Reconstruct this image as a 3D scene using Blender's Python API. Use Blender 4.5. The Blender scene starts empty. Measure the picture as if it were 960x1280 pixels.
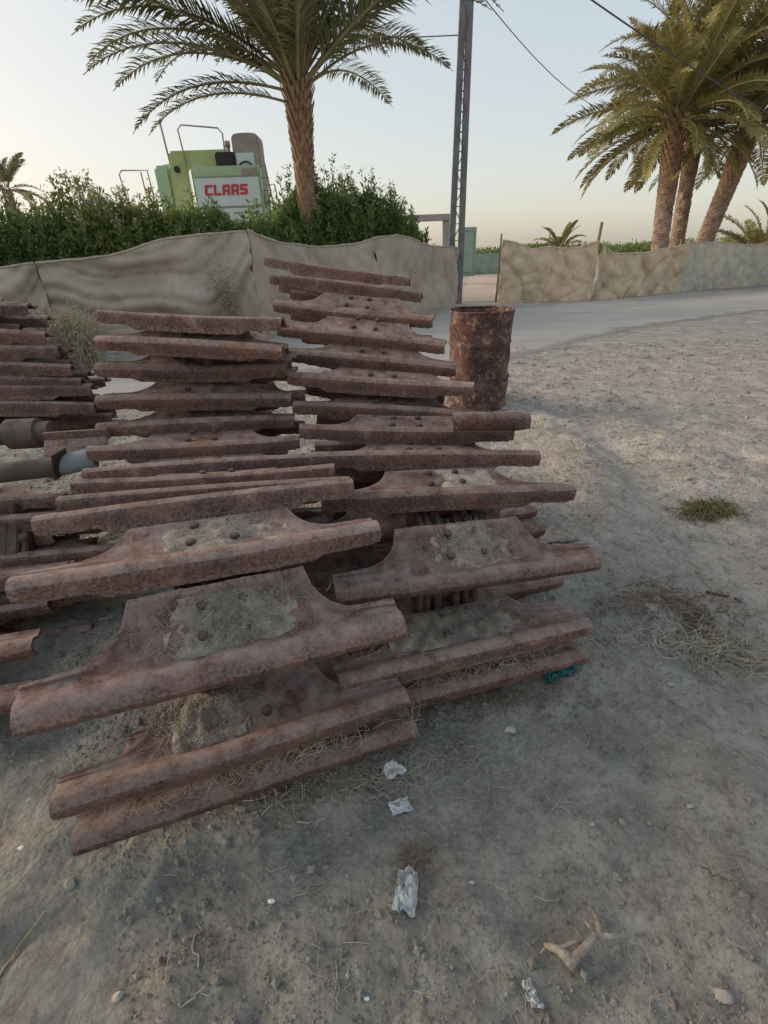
import bpy, bmesh, math, random
import numpy as np
from mathutils import Vector, Matrix, Euler
R = math.radians
random.seed(7); rng = np.random.default_rng(7)
scene = bpy.context.scene
C = scene.collection

# ------------------------------------------------------------------ camera
FPX, PITCH, ROLL, H = 600.0, R(28.5), R(2.0), 1.5
cam = bpy.data.objects.new('camera', bpy.data.cameras.new('camera')); C.objects.link(cam)
cam.data.sensor_fit = 'VERTICAL'; cam.data.sensor_height = 24.0
cam.data.lens = 24.0 * FPX / 1280.0
cam.data.clip_start = 0.05; cam.data.clip_end = 2000
cam.location = (0, 0, H)
cam.rotation_euler = (Matrix.Rotation(R(90) - PITCH, 4, 'X') @ Matrix.Rotation(-ROLL, 4, 'Z')).to_euler()
scene.camera = cam

# ------------------------------------------------------------------ sky, sun, exposure
SUN_EL, SUN_AZ = R(17), R(-72)          # azimuth from the view direction, minus = left
w = bpy.data.worlds.new('World'); scene.world = w; w.use_nodes = True
nt = w.node_tree; bg = nt.nodes['Background']
sky = nt.nodes.new('ShaderNodeTexSky'); sky.sky_type = 'NISHITA'; sky.sun_disc = False
sky.sun_elevation = SUN_EL; sky.sun_rotation = SUN_AZ
sky.air_density = 1.0; sky.dust_density = 3.0; sky.ozone_density = 1.5
gm = nt.nodes.new('ShaderNodeGamma'); gm.inputs[1].default_value = 0.25
hs = nt.nodes.new('ShaderNodeHueSaturation'); hs.inputs['Saturation'].default_value = 1.6; hs.inputs['Value'].default_value = 3.85
nt.links.new(sky.outputs[0], gm.inputs[0]); nt.links.new(gm.outputs[0], hs.inputs['Color'])
tint = nt.nodes.new('ShaderNodeMix'); tint.data_type = 'RGBA'; tint.blend_type = 'MULTIPLY'; tint.inputs[0].default_value = 1.0; tint.inputs[7].default_value = (1.0, 0.965, 0.915, 1)
nt.links.new(hs.outputs[0], tint.inputs[6]); nt.links.new(tint.outputs[2], bg.inputs[0]); bg.inputs[1].default_value = 0.12
sd = Vector((math.sin(SUN_AZ) * math.cos(SUN_EL), math.cos(SUN_AZ) * math.cos(SUN_EL), math.sin(SUN_EL)))
sun = bpy.data.objects.new('sun', bpy.data.lights.new('sun', 'SUN')); C.objects.link(sun)
sun.data.energy = 2.9; sun.data.angle = R(38); sun.data.color = (1.0, 0.80, 0.58)
sun.rotation_euler = sd.to_track_quat('Z', 'Y').to_euler()
scene.view_settings.view_transform = 'Standard'; scene.view_settings.look = 'None'
scene.view_settings.exposure = 0.42; scene.view_settings.gamma = 1.0
scene.view_settings.use_curve_mapping = False

# ------------------------------------------------------------------ helpers
def ray(px, py):
    x, y = px - 480.0, 640.0 - py
    c, s = math.cos(-ROLL), math.sin(-ROLL)
    x, y = c * x - s * y, s * x + c * y
    return Vector((x, y * math.sin(PITCH) + FPX * math.cos(PITCH), y * math.cos(PITCH) - FPX * math.sin(PITCH)))
def G(px, py, z=0.0):
    d = ray(px, py); return d * ((H - z) / -d.z) + Vector((0, 0, H))
def at(px, py, Y):
    d = ray(px, py); return d * (Y / d.y) + Vector((0, 0, H))

def vnoise(x, y, seed=0):
    xi = np.floor(x).astype(np.int64); yi = np.floor(y).astype(np.int64)
    fx = x - xi; fy = y - yi
    fx = fx * fx * (3 - 2 * fx); fy = fy * fy * (3 - 2 * fy)
    def h(a, b):
        n = (a * 374761393 + b * 668265263 + seed * 982451653) & 0x7fffffff
        n = ((n ^ (n >> 13)) * 1274126177) & 0x7fffffff
        return ((n ^ (n >> 16)) & 0xffff) / 65535.0
    return (h(xi, yi) * (1 - fx) + h(xi + 1, yi) * fx) * (1 - fy) + (h(xi, yi + 1) * (1 - fx) + h(xi + 1, yi + 1) * fx) * fy - 0.5
def fbm(x, y, o=4, seed=0):
    s = 0; a = 1.0
    for k in range(o):
        s = s + a * vnoise(x * 2 ** k + 17.3 * k, y * 2 ** k + 5.1 * k, seed + k); a *= 0.5
    return s
def ground_z(x, y):
    x = np.asarray(x, float); y = np.asarray(y, float)
    d = np.sqrt(x * x + y * y)
    near = np.clip((9.0 - d) / 5.0, 0, 1)
    z = near * (0.05 * fbm(x * 1.1, y * 1.1, 3, 1) + 0.040 * fbm(x * 5, y * 5, 4, 9) + 0.012 * fbm(x * 19, y * 19, 3, 23))
    # raised rim of an old wheel rut to the right of the tracks
    t = (x - 1.05) - 0.55 * np.sin((y - 1.0) * 0.45)
    z = z + near * 0.035 * np.exp(-(t / 0.16) ** 2) - near * 0.045 * np.exp(-((t - 0.38) / 0.22) ** 2)
    return z - 0.01
def gz(x, y): return float(ground_z(np.array([x]), np.array([y]))[0])

class MB:
    """collects vertices and faces, one mesh object per build"""
    def __init__(s): s.v = []; s.f = []; s.m = []; s.n = 0
    def add(s, V, F, mi=0):
        s.v.extend([tuple(p) for p in V]); s.f.extend([tuple(i + s.n for i in f) for f in F]); s.m.extend([mi] * len(F)); s.n += len(V)
    def box(s, c, size, rot=None, mi=0):
        hx, hy, hz = [k / 2 for k in size]; c = Vector(c)
        P = [Vector((x, y, z)) for x in (-hx, hx) for y in (-hy, hy) for z in (-hz, hz)]
        if rot is not None:
            M = rot if isinstance(rot, Matrix) else Euler(rot).to_matrix()
            P = [M @ p for p in P]
        s.add([p + c for p in P], [(0, 1, 3, 2), (4, 6, 7, 5), (0, 4, 5, 1), (2, 3, 7, 6), (0, 2, 6, 4), (1, 5, 7, 3)], mi)
    def bar(s, a, b, wd, hd, mi=0):
        a, b = Vector(a), Vector(b); d = b - a
        s.box((a + b) / 2, (wd, hd, d.length), d.to_track_quat('Z', 'Y').to_matrix(), mi)
    def tube(s, pts, rad, seg=8, mi=0, cap=True):
        pts = [Vector(p) for p in pts]; n = len(pts)
        rr = rad if isinstance(rad, (list, tuple)) else [rad] * n
        V = []; up = None
        for i, p in enumerate(pts):
            t = (pts[min(i + 1, n - 1)] - pts[max(i - 1, 0)]).normalized()
            if up is None: up = t.orthogonal().normalized()
            up = (up - t * up.dot(t)).normalized(); si = t.cross(up)
            for k in range(seg):
                a = 2 * math.pi * k / seg
                V.append(p + (up * math.cos(a) + si * math.sin(a)) * rr[i])
        F = [(i * seg + k, i * seg + (k + 1) % seg, (i + 1) * seg + (k + 1) % seg, (i + 1) * seg + k) for i in range(n - 1) for k in range(seg)]
        if cap: F += [tuple(reversed(range(seg))), tuple((n - 1) * seg + k for k in range(seg))]
        s.add(V, F, mi)
    def lathe(s, prof, seg=32, axis='Z', c=(0, 0, 0), mi=0, rot=None):
        V = []; c = Vector(c)
        for r_, z in prof:
            for k in range(seg):
                a = 2 * math.pi * k / seg
                p = Vector((r_ * math.cos(a), r_ * math.sin(a), z))
                if axis == 'X': p = Vector((p.z, p.x, p.y))
                if axis == 'Y': p = Vector((p.x, p.z, p.y))
                if rot is not None: p = rot @ p
                V.append(p + c)
        n = len(prof)
        F = [(i * seg + k, i * seg + (k + 1) % seg, (i + 1) * seg + (k + 1) % seg, (i + 1) * seg + k) for i in range(n - 1) for k in range(seg)]
        s.add(V, F, mi)
    def mesh(s, name, mats, smooth=False, bevel=0, origin=None, merge=False):
        me = bpy.data.meshes.new(name)
        V = s.v if origin is None else [(p[0] - origin[0], p[1] - origin[1], p[2] - origin[2]) for p in s.v]
        me.from_pydata(V, [], s.f)
        if not isinstance(mats, (list, tuple)): mats = [mats]
        for m in mats: me.materials.append(m)
        if len(mats) > 1: me.polygons.foreach_set('material_index', s.m)
        bm = bmesh.new(); bm.from_mesh(me)
        if merge: bmesh.ops.remove_doubles(bm, verts=bm.verts, dist=1e-5)
        bmesh.ops.recalc_face_normals(bm, faces=bm.faces)
        if bevel:
            ed = [e for e in bm.edges if len(e.link_faces) == 2 and e.calc_face_angle(0) > 0.6]
            bmesh.ops.bevel(bm, geom=ed, offset=bevel, segments=2, affect='EDGES', clamp_overlap=True)
        bm.to_mesh(me); bm.free()
        if smooth: me.polygons.foreach_set('use_smooth', [True] * len(me.polygons))
        return me
    def build(s, name, mats, parent=None, **k):
        o = bpy.data.objects.new(name, s.mesh(name, mats, origin=ROOT_LOC.get(parent.name) if parent else None, **k))
        C.objects.link(o); o.parent = parent
        return o
ROOT_LOC = {}
def tag(o, label=None, cat=None, group=None, kind=None):
    if label: o['label'] = label
    if cat: o['category'] = cat
    if group: o['group'] = group
    if kind: o['kind'] = kind
    return o
def root(name, loc, label, cat, group=None):
    o = bpy.data.objects.new(name, None); C.objects.link(o); o.location = loc
    o.empty_display_size = 0.2
    ROOT_LOC[o.name] = tuple(loc)
    return tag(o, label, cat, group)
def link(name, me, parent=None, mat=None):
    o = bpy.data.objects.new(name, me); C.objects.link(o); o.parent = parent
    if mat is not None: o.matrix_local = mat
    return o
def recenter(o, loc):
    """move a top-level mesh's origin to loc without moving its geometry"""
    o.data.transform(Matrix.Translation(-Vector(loc))); o.location = loc; return o

# ------------------------------------------------------------------ materials
def mat(name, stops, scale=5.0, detail=8, rough=0.85, bump=0.3, bump_scale=None, bump_dist=0.01, metal=0.0, coords='Object',
        second=None, dust=None, rnd=0.0, trans=None, distort=0.3, spec=0.3, stretch=None, edge=None, noise_dust=(0.36, 0.62)):
    m = bpy.data.materials.new(name); m.use_nodes = True
    t = m.node_tree; N = t.nodes; L = t.links; b = N['Principled BSDF']
    b.inputs['Roughness'].default_value = rough; b.inputs['Metallic'].default_value = metal
    b.inputs['Specular IOR Level'].default_value = spec
    tc = N.new('ShaderNodeTexCoord'); src = tc.outputs[coords]
    if coords == 'Geometry': pass
    oi = N.new('ShaderNodeObjectInfo')
    if rnd:
        ad = N.new('ShaderNodeVectorMath'); ad.operation = 'ADD'
        sc = N.new('ShaderNodeVectorMath'); sc.operation = 'SCALE'; sc.inputs[3].default_value = 37.0
        cb = N.new('ShaderNodeCombineXYZ')
        for k in range(3): L.new(oi.outputs['Random'], cb.inputs[k])
        L.new(cb.outputs[0], sc.inputs[0]); L.new(src, ad.inputs[0]); L.new(sc.outputs[0], ad.inputs[1]); src = ad.outputs[0]
    if stretch:
        mp = N.new('ShaderNodeMapping'); mp.inputs['Scale'].default_value = stretch; L.new(src, mp.inputs[0]); src = mp.outputs[0]
    def noise(sc_, det=detail, ds=distort):
        n = N.new('ShaderNodeTexNoise'); n.inputs['Scale'].default_value = sc_; n.inputs['Detail'].default_value = det
        n.inputs['Distortion'].default_value = ds; n.inputs['Roughness'].default_value = 0.62; L.new(src, n.inputs[0]); return n
    n1 = noise(scale); cr = N.new('ShaderNodeValToRGB'); e = cr.color_ramp.elements
    while len(e) < len(stops): e.new(0.5)
    for k, (p, c) in enumerate(stops): e[k].position = p; e[k].color = (*c, 1)
    L.new(n1.outputs['Fac'], cr.inputs[0]); col = cr.outputs[0]
    def mixin(col, color, fac_socket):
        mx = N.new('ShaderNodeMix'); mx.data_type = 'RGBA'; L.new(fac_socket, mx.inputs[0]); L.new(col, mx.inputs[6])
        mx.inputs[7].default_value = (*color, 1); return mx.outputs[2]
    def ramp(sock, a, b_, top=1.0):
        r = N.new('ShaderNodeMapRange'); r.inputs[1].default_value = a; r.inputs[2].default_value = b_; r.inputs[4].default_value = top
        L.new(sock, r.inputs[0]); return r.outputs[0]
    for (sc_, a, b_, color, top) in (second or []):
        n = noise(sc_); col = mixin(col, color, ramp(n.outputs['Fac'], a, b_, top))
    if dust:                                   # settled dust on faces that look up
        color, amount = dust
        ge = N.new('ShaderNodeNewGeometry'); sx = N.new('ShaderNodeSeparateXYZ'); L.new(ge.outputs['Normal'], sx.inputs[0])
        n = noise(scale * 1.7); mu = N.new('ShaderNodeMath'); mu.operation = 'MULTIPLY'
        L.new(ramp(sx.outputs['Z'], 0.35, 0.95), mu.inputs[0]); L.new(ramp(n.outputs['Fac'], noise_dust[0], noise_dust[1], amount), mu.inputs[1])
        col = mixin(col, color, mu.outputs[0])
    if edge:
        ge2 = N.new('ShaderNodeNewGeometry'); ne = noise(90); me_ = N.new('ShaderNodeMath'); me_.operation = 'MULTIPLY'
        L.new(ramp(ge2.outputs['Pointiness'], 0.515, 0.56), me_.inputs[0]); L.new(ramp(ne.outputs['Fac'], 0.4, 0.6, edge[1]), me_.inputs[1]); col = mixin(col, edge[0], me_.outputs[0])
    if rnd:
        hv = N.new('ShaderNodeHueSaturation'); L.new(ramp(oi.outputs['Random'], 0, 1), hv.inputs['Value'])
        mr = N.new('ShaderNodeMapRange'); mr.inputs[3].default_value = 1 - rnd; mr.inputs[4].default_value = 1 + rnd
        L.new(oi.outputs['Random'], mr.inputs[0]); L.new(mr.outputs[0], hv.inputs['Value']); L.new(col, hv.inputs['Color']); col = hv.outputs[0]
    L.new(col, b.inputs['Base Color'])
    if bump:
        n = noise(bump_scale or scale * 4, 10)
        bp = N.new('ShaderNodeBump'); bp.inputs['Strength'].default_value = bump; bp.inputs['Distance'].default_value = bump_dist
        L.new(n.outputs['Fac'], bp.inputs['Height']); L.new(bp.outputs[0], b.inputs['Normal'])
    if trans:
        tr = N.new('ShaderNodeBsdfTranslucent'); L.new(col, tr.inputs[0]); ms = N.new('ShaderNodeMixShader'); ms.inputs[0].default_value = trans
        L.new(b.outputs[0], ms.inputs[1]); L.new(tr.outputs[0], ms.inputs[2]); L.new(ms.outputs[0], N['Material Output'].inputs[0])
    return m

M = {}
M['rust'] = mat('rust', [(0.32, (0.060, 0.030, 0.027)), (0.46, (0.100, 0.052, 0.043)), (0.58, (0.150, 0.080, 0.064)), (0.70, (0.23, 0.135, 0.110))], scale=9, rough=0.95, bump=0.8,
                bump_scale=85, bump_dist=0.003, rnd=0.16, second=[(3.2, 0.54, 0.72, (0.20, 0.078, 0.036), 0.7), (170, 0.56, 0.64, (0.38, 0.30, 0.265), 0.4), (60, 0.58, 0.67, (0.030, 0.021, 0.019), 0.6), (9, 0.60, 0.66, (0.30, 0.235, 0.205), 0.35)],
                dust=((0.32, 0.26, 0.235), 0.6), noise_dust=(0.36, 0.60), edge=((0.36, 0.26, 0.22), 0.6), spec=0.2)
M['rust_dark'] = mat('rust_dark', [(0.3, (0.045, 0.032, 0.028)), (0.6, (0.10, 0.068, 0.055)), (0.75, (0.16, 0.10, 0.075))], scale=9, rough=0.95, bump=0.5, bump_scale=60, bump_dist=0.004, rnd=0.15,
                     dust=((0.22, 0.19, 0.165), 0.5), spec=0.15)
M['mud'] = mat('mud', [(0.3, (0.22, 0.175, 0.145)), (0.5, (0.39, 0.325, 0.275)), (0.7, (0.52, 0.445, 0.385))], scale=30, rough=1, bump=1.0, bump_scale=80, bump_dist=0.008, rnd=0.1, spec=0.05)
M['straw'] = mat('straw', [(0.3, (0.26, 0.21, 0.14)), (0.7, (0.46, 0.40, 0.29))], scale=20, rough=0.9, bump=0, spec=0.1)
M['straw_grey'] = mat('straw_grey', [(0.3, (0.24, 0.21, 0.17)), (0.7, (0.46, 0.42, 0.35))], scale=20, rough=0.95, bump=0, spec=0.1)
M['drum'] = mat('drum', [(0.28, (0.045, 0.028, 0.024)), (0.45, (0.105, 0.055, 0.045)), (0.6, (0.17, 0.095, 0.078)), (0.72, (0.30, 0.22, 0.19))], scale=6, rough=0.9, bump=0.6, bump_scale=40, bump_dist=0.006,
                second=[(16, 0.55, 0.60, (0.36, 0.28, 0.25), 0.65), (4, 0.50, 0.62, (0.055, 0.034, 0.03), 0.75), (40, 0.57, 0.64, (0.30, 0.22, 0.19), 0.5)], spec=0.2)
M['burlap_dark'] = mat('burlap_dark', [(0.3, (0.40, 0.325, 0.255)), (0.5, (0.49, 0.41, 0.335)), (0.7, (0.57, 0.49, 0.41))], scale=1.6, rough=1, bump=0.5, bump_scale=60, bump_dist=0.006, spec=0.03,
                       second=[(0.7, 0.5, 0.62, (0.46, 0.385, 0.29), 0.7), (6, 0.58, 0.7, (0.38, 0.31, 0.245), 0.4), (240, 0.5, 0.7, (0.25, 0.21, 0.17), 0.4)], trans=0.06)
M['burlap_tan'] = mat('burlap_tan', [(0.3, (0.58, 0.44, 0.30)), (0.5, (0.74, 0.58, 0.40)), (0.7, (0.82, 0.68, 0.50))], scale=3.4, rough=1, bump=0.6, bump_scale=50, bump_dist=0.01, spec=0.03, rnd=0.1,
                      second=[(0.8, 0.53, 0.62, (0.52, 0.44, 0.35), 0.6), (9, 0.58, 0.72, (0.38, 0.29, 0.20), 0.35), (160, 0.5, 0.7, (0.36, 0.28, 0.19), 0.4)], trans=0.12)
M['burlap_grey'] = mat('burlap_grey', [(0.3, (0.36, 0.34, 0.29)), (0.5, (0.50, 0.465, 0.39)), (0.7, (0.60, 0.55, 0.46))], scale=3, rough=1, bump=0.6, bump_scale=50, bump_dist=0.01, spec=0.03, rnd=0.1,
                       second=[(0.9, 0.50, 0.60, (0.58, 0.47, 0.34), 0.8)], trans=0.1)
M['wood'] = mat('wood', [(0.3, (0.16, 0.12, 0.09)), (0.7, (0.33, 0.26, 0.20))], scale=6, rough=0.9, bump=0.5, stretch=(6, 6, 0.6))
M['galv'] = mat('galv', [(0.3, (0.17, 0.17, 0.18)), (0.7, (0.27, 0.265, 0.27))], scale=4, rough=0.7, bump=0.15, metal=0.2, second=[(2.5, 0.58, 0.72, (0.20, 0.145, 0.12), 0.6)])
M['leafA'] = mat('leaf_dark', [(0.3, (0.075, 0.125, 0.034)), (0.7, (0.20, 0.27, 0.085))], scale=3, rough=0.6, bump=0, trans=0.35, rnd=0.32)
M['leafB'] = mat('leaf_light', [(0.3, (0.14, 0.19, 0.05)), (0.7, (0.30, 0.34, 0.11))], scale=3, rough=0.6, bump=0, trans=0.4, rnd=0.12)
M['leafC'] = mat('leaf_bright', [(0.3, (0.08, 0.16, 0.02)), (0.7, (0.17, 0.29, 0.05))], scale=3, rough=0.6, bump=0, trans=0.4)
M['flower'] = mat('flower', [(0.3, (0.42, 0.36, 0.31)), (0.7, (0.60, 0.52, 0.46))], scale=3, rough=0.8, bump=0, trans=0.4)
M['weed'] = mat('weed', [(0.3, (0.09, 0.085, 0.035)), (0.7, (0.22, 0.20, 0.09))], scale=12, rough=0.9, bump=0)
M['brown_straw'] = mat('brown_straw', [(0.3, (0.13, 0.09, 0.065)), (0.7, (0.28, 0.21, 0.15))], scale=12, rough=0.9, bump=0)
M['stem'] = mat('stem', [(0.3, (0.09, 0.07, 0.05)), (0.7, (0.17, 0.14, 0.09))], scale=8, rough=0.9, bump=0)
M['frond'] = mat('frond', [(0.3, (0.10, 0.105, 0.045)), (0.6, (0.20, 0.20, 0.095)), (0.75, (0.30, 0.28, 0.16))], scale=1.4, rough=0.55, bump=0, trans=0.25, rnd=0.18, spec=0.4)
M['frond_gold'] = mat('frond_gold', [(0.3, (0.16, 0.15, 0.045)), (0.6, (0.35, 0.31, 0.12)), (0.75, (0.55, 0.46, 0.23))], scale=1.4, rough=0.55, bump=0, trans=0.25, rnd=0.2, spec=0.4)
M['rachis'] = mat('rachis', [(0.3, (0.20, 0.17, 0.08)), (0.7, (0.36, 0.30, 0.17))], scale=3, rough=0.7, bump=0)
M['bark'] = mat('palm_bark', [(0.3, (0.15, 0.105, 0.085)), (0.55, (0.32, 0.24, 0.195)), (0.72, (0.50, 0.41, 0.34))], scale=5, rough=0.95, bump=0.8, bump_scale=22, bump_dist=0.03)
M['boot'] = mat('palm_boot', [(0.3, (0.17, 0.10, 0.06)), (0.55, (0.32, 0.20, 0.12)), (0.72, (0.44, 0.33, 0.22))], scale=7, rough=0.95, bump=0.5, bump_scale=30, rnd=0.1)
M['paint_green'] = mat('paint_green', [(0.3, (0.36, 0.43, 0.16)), (0.7, (0.47, 0.53, 0.24))], scale=1.2, rough=0.55, bump=0.1, second=[(3, 0.56, 0.75, (0.42, 0.42, 0.27), 0.6)])  # harvester paint kept pale, haze glow mixed into its colour
M['paint_pale'] = mat('paint_pale', [(0.3, (0.36, 0.50, 0.31)), (0.7, (0.44, 0.58, 0.37))], scale=1.5, rough=0.55, bump=0.1, second=[(3, 0.6, 0.75, (0.5, 0.48, 0.35), 0.4)])
M['paint_white'] = mat('paint_white', [(0.3, (0.58, 0.68, 0.68)), (0.7, (0.68, 0.76, 0.75))], scale=2, rough=0.55, bump=0.05, second=[(6, 0.6, 0.8, (0.5, 0.48, 0.42), 0.4)])
M['paint_red'] = mat('paint_red', [(0.3, (0.52, 0.05, 0.07)), (0.7, (0.62, 0.08, 0.10))], scale=4, rough=0.6, bump=0)
M['machine_grey'] = mat('machine_grey', [(0.3, (0.27, 0.235, 0.20)), (0.7, (0.42, 0.37, 0.32))], scale=2, rough=0.8, bump=0.1)
M['rubber'] = mat('rubber', [(0.3, (0.03, 0.03, 0.03)), (0.7, (0.07, 0.065, 0.06))], scale=6, rough=0.9, bump=0.2)
M['stone'] = mat('stone', [(0.3, (0.22, 0.205, 0.18)), (0.7, (0.46, 0.43, 0.38))], scale=12, rough=0.95, bump=0.5, rnd=0.3)
M['paper'] = mat('paper', [(0.3, (0.66, 0.69, 0.70)), (0.7, (0.80, 0.82, 0.83))], scale=14, rough=0.8, bump=0.2, second=[(18, 0.60, 0.66, (0.25, 0.25, 0.25), 0.7)])
M['plastic_film'] = mat('plastic_film', [(0.35, (0.42, 0.43, 0.43)), (0.6, (0.72, 0.74, 0.74))], scale=22, rough=0.35, bump=0.6, bump_scale=40, spec=0.6, second=[(30, 0.55, 0.62, (0.17, 0.16, 0.14), 0.8)])
M['teal_cloth'] = mat('teal_cloth', [(0.3, (0.015, 0.10, 0.11)), (0.7, (0.04, 0.20, 0.21))], scale=14, rough=0.75, bump=0.5, bump_scale=40)
M['root_wood'] = mat('root_wood', [(0.3, (0.20, 0.165, 0.135)), (0.55, (0.38, 0.33, 0.28)), (0.7, (0.52, 0.46, 0.40))], scale=30, rough=0.95, bump=1.0, bump_scale=90)
M['concrete'] = mat('concrete', [(0.3, (0.30, 0.29, 0.27)), (0.7, (0.42, 0.40, 0.37))], scale=2, rough=0.9, bump=0.2)
M['teal_net'] = mat('teal_net', [(0.3, (0.22, 0.34, 0.31)), (0.5, (0.30, 0.38, 0.33)), (0.7, (0.36, 0.35, 0.30))], scale=1.2, rough=0.9, bump=0.3)
M['wire'] = mat('wire', [(0.3, (0.06, 0.06, 0.06)), (0.7, (0.09, 0.09, 0.09))], rough=0.7, bump=0)
M['pipe_brown'] = mat('pipe_brown', [(0.3, (0.07, 0.05, 0.04)), (0.7, (0.15, 0.11, 0.085))], scale=9, rough=0.8, bump=0.3, dust=((0.30, 0.26, 0.22), 0.4))
M['pipe_blue'] = mat('pipe_blue', [(0.3, (0.19, 0.21, 0.22)), (0.7, (0.28, 0.30, 0.31))], scale=6, rough=0.8, bump=0.2, dust=((0.30, 0.28, 0.26), 0.4))

def see_through(m, k):
    t = m.node_tree; N = t.nodes; N['Principled BSDF'].inputs['Alpha'].default_value = k
see_through(M['plastic_film'], 0.8)
def ground_material():
    m = bpy.data.materials.new('soil'); m.use_nodes = True
    t = m.node_tree; N = t.nodes; L = t.links; b = N['Principled BSDF']; b.inputs['Roughness'].default_value = 0.97
    b.inputs['Specular IOR Level'].default_value = 0.12
    tc = N.new('ShaderNodeTexCoord'); src = tc.outputs['Object']
    def noise(s, d=10, ds=0.2, ro=0.65):
        n = N.new('ShaderNodeTexNoise'); n.inputs['Scale'].default_value = s; n.inputs['Detail'].default_value = d
        n.inputs['Distortion'].default_value = ds; n.inputs['Roughness'].default_value = ro; L.new(src, n.inputs[0]); return n.outputs['Fac']
    def rng_(s, a, b_, c=0.0, d=1.0):
        r = N.new('ShaderNodeMapRange'); r.inputs[1].default_value = a; r.inputs[2].default_value = b_; r.inputs[3].default_value = c; r.inputs[4].default_value = d
        L.new(s, r.inputs[0]); return r.outputs[0]
    def mixc(fac, a, b_):
        mx = N.new('ShaderNodeMix'); mx.data_type = 'RGBA'; L.new(fac, mx.inputs[0])
        for k, v in ((6, a), (7, b_)):
            if isinstance(v, tuple): mx.inputs[k].default_value = (*v, 1)
            else: L.new(v, mx.inputs[k])
        return mx.outputs[2]
    def math_(op, a, b_):
        n = N.new('ShaderNodeMath'); n.operation = op
        for k, v in ((0, a), (1, b_)):
            if isinstance(v, float): n.inputs[k].default_value = v
            else: L.new(v, n.inputs[k])
        return n.outputs[0]
    sx = N.new('ShaderNodeSeparateXYZ'); L.new(src, sx.inputs[0])
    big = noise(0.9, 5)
    # foreground shade painted into the soil colour beside the pile, dry pale soil towards the road and the wheel ruts
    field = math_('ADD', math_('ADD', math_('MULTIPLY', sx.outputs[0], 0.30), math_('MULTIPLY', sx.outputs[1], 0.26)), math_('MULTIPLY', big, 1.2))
    dry = rng_(field, 0.55, 2.1)  # low values keep the painted foreground shade
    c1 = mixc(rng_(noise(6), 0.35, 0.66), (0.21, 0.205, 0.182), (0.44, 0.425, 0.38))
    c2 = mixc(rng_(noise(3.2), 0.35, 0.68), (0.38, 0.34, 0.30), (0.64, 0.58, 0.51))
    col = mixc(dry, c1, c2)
    col = mixc(rng_(noise(2.1, 6, 0.8), 0.57, 0.66, 0, 0.75), col, (0.45, 0.385, 0.325))
    col = mixc(rng_(noise(1.3, 8, 0.5), 0.60, 0.72, 0, 0.7), col, (0.17, 0.16, 0.165))
    col = mixc(rng_(noise(14, 10, 0.4, 0.72), 0.50, 0.68, 0, 0.55), col, (0.095, 0.09, 0.08))
    col = mixc(rng_(noise(17, 10, 0.4, 0.72), 0.54, 0.70, 0, 0.55), col, (0.50, 0.455, 0.40))
    col = mixc(rng_(noise(45, 6), 0.58, 0.70, 0, 0.65), col, (0.52, 0.49, 0.44))
    col = mixc(rng_(noise(60, 6), 0.60, 0.72, 0, 0.6), col, (0.10, 0.09, 0.08))
    L.new(col, b.inputs['Base Color'])
    vo = N.new('ShaderNodeTexVoronoi'); vo.inputs['Scale'].default_value = 55; L.new(src, vo.inputs[0])
    h = math_('ADD', math_('MULTIPLY', noise(28, 12, 0.3, 0.7), 1.0), math_('MULTIPLY', vo.outputs[0], -0.35))
    h = math_('ADD', h, math_('MULTIPLY', noise(8, 8), 1.2))
    mp = N.new('ShaderNodeMapping'); mp.inputs['Rotation'].default_value = (0, 0, R(-62)); L.new(src, mp.inputs[0])
    wv = N.new('ShaderNodeTexWave'); wv.inputs['Scale'].default_value = 0.9; wv.inputs['Distortion'].default_value = 3.5; wv.inputs['Detail'].default_value = 3; wv.inputs['Detail Scale'].default_value = 0.5; L.new(mp.outputs[0], wv.inputs[0])
    far_m = rng_(math_('ADD', sx.outputs[1], math_('MULTIPLY', sx.outputs[0], 0.3)), 3.0, 5.5)
    h = math_('ADD', h, math_('MULTIPLY', math_('MULTIPLY', wv.outputs[1], far_m), 1.6))
    bp = N.new('ShaderNodeBump'); bp.inputs['Strength'].default_value = 1.0; bp.inputs['Distance'].default_value = 0.032
    L.new(h, bp.inputs['Height']); L.new(bp.outputs[0], b.inputs['Normal'])
    return m
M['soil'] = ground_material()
M['road'] = mat('road_surface', [(0.3, (0.34, 0.318, 0.30)), (0.55, (0.44, 0.412, 0.385)), (0.75, (0.54, 0.50, 0.465))], scale=0.6, rough=0.92, bump=0.6, bump_scale=9, bump_dist=0.015,
                 second=[(1.5, 0.54, 0.68, (0.54, 0.485, 0.43), 0.65), (60, 0.60, 0.7, (0.25, 0.24, 0.235), 0.5)], stretch=(0.45, 1.4, 1))
def soft_edge(m):
    t = m.node_tree; N = t.nodes; L = t.links; at_ = N.new('ShaderNodeAttribute'); at_.attribute_name = 'edge'
    tc = N.new('ShaderNodeTexCoord'); n = N.new('ShaderNodeTexNoise'); n.inputs['Scale'].default_value = 2.2; n.inputs['Detail'].default_value = 10; n.inputs['Roughness'].default_value = 0.75; L.new(tc.outputs['Object'], n.inputs[0])
    a = N.new('ShaderNodeMath'); a.operation = 'ADD'; L.new(at_.outputs['Fac'], a.inputs[0]); L.new(n.outputs['Fac'], a.inputs[1])
    r = N.new('ShaderNodeMapRange'); r.inputs[1].default_value = 0.62; r.inputs[2].default_value = 1.0; L.new(a.outputs[0], r.inputs[0]); L.new(r.outputs[0], N['Principled BSDF'].inputs['Alpha'])
soft_edge(M['road'])
M['sand'] = mat('sand', [(0.3, (0.42, 0.33, 0.26)), (0.7, (0.55, 0.45, 0.36))], scale=0.6, rough=1, bump=0.2)

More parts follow.
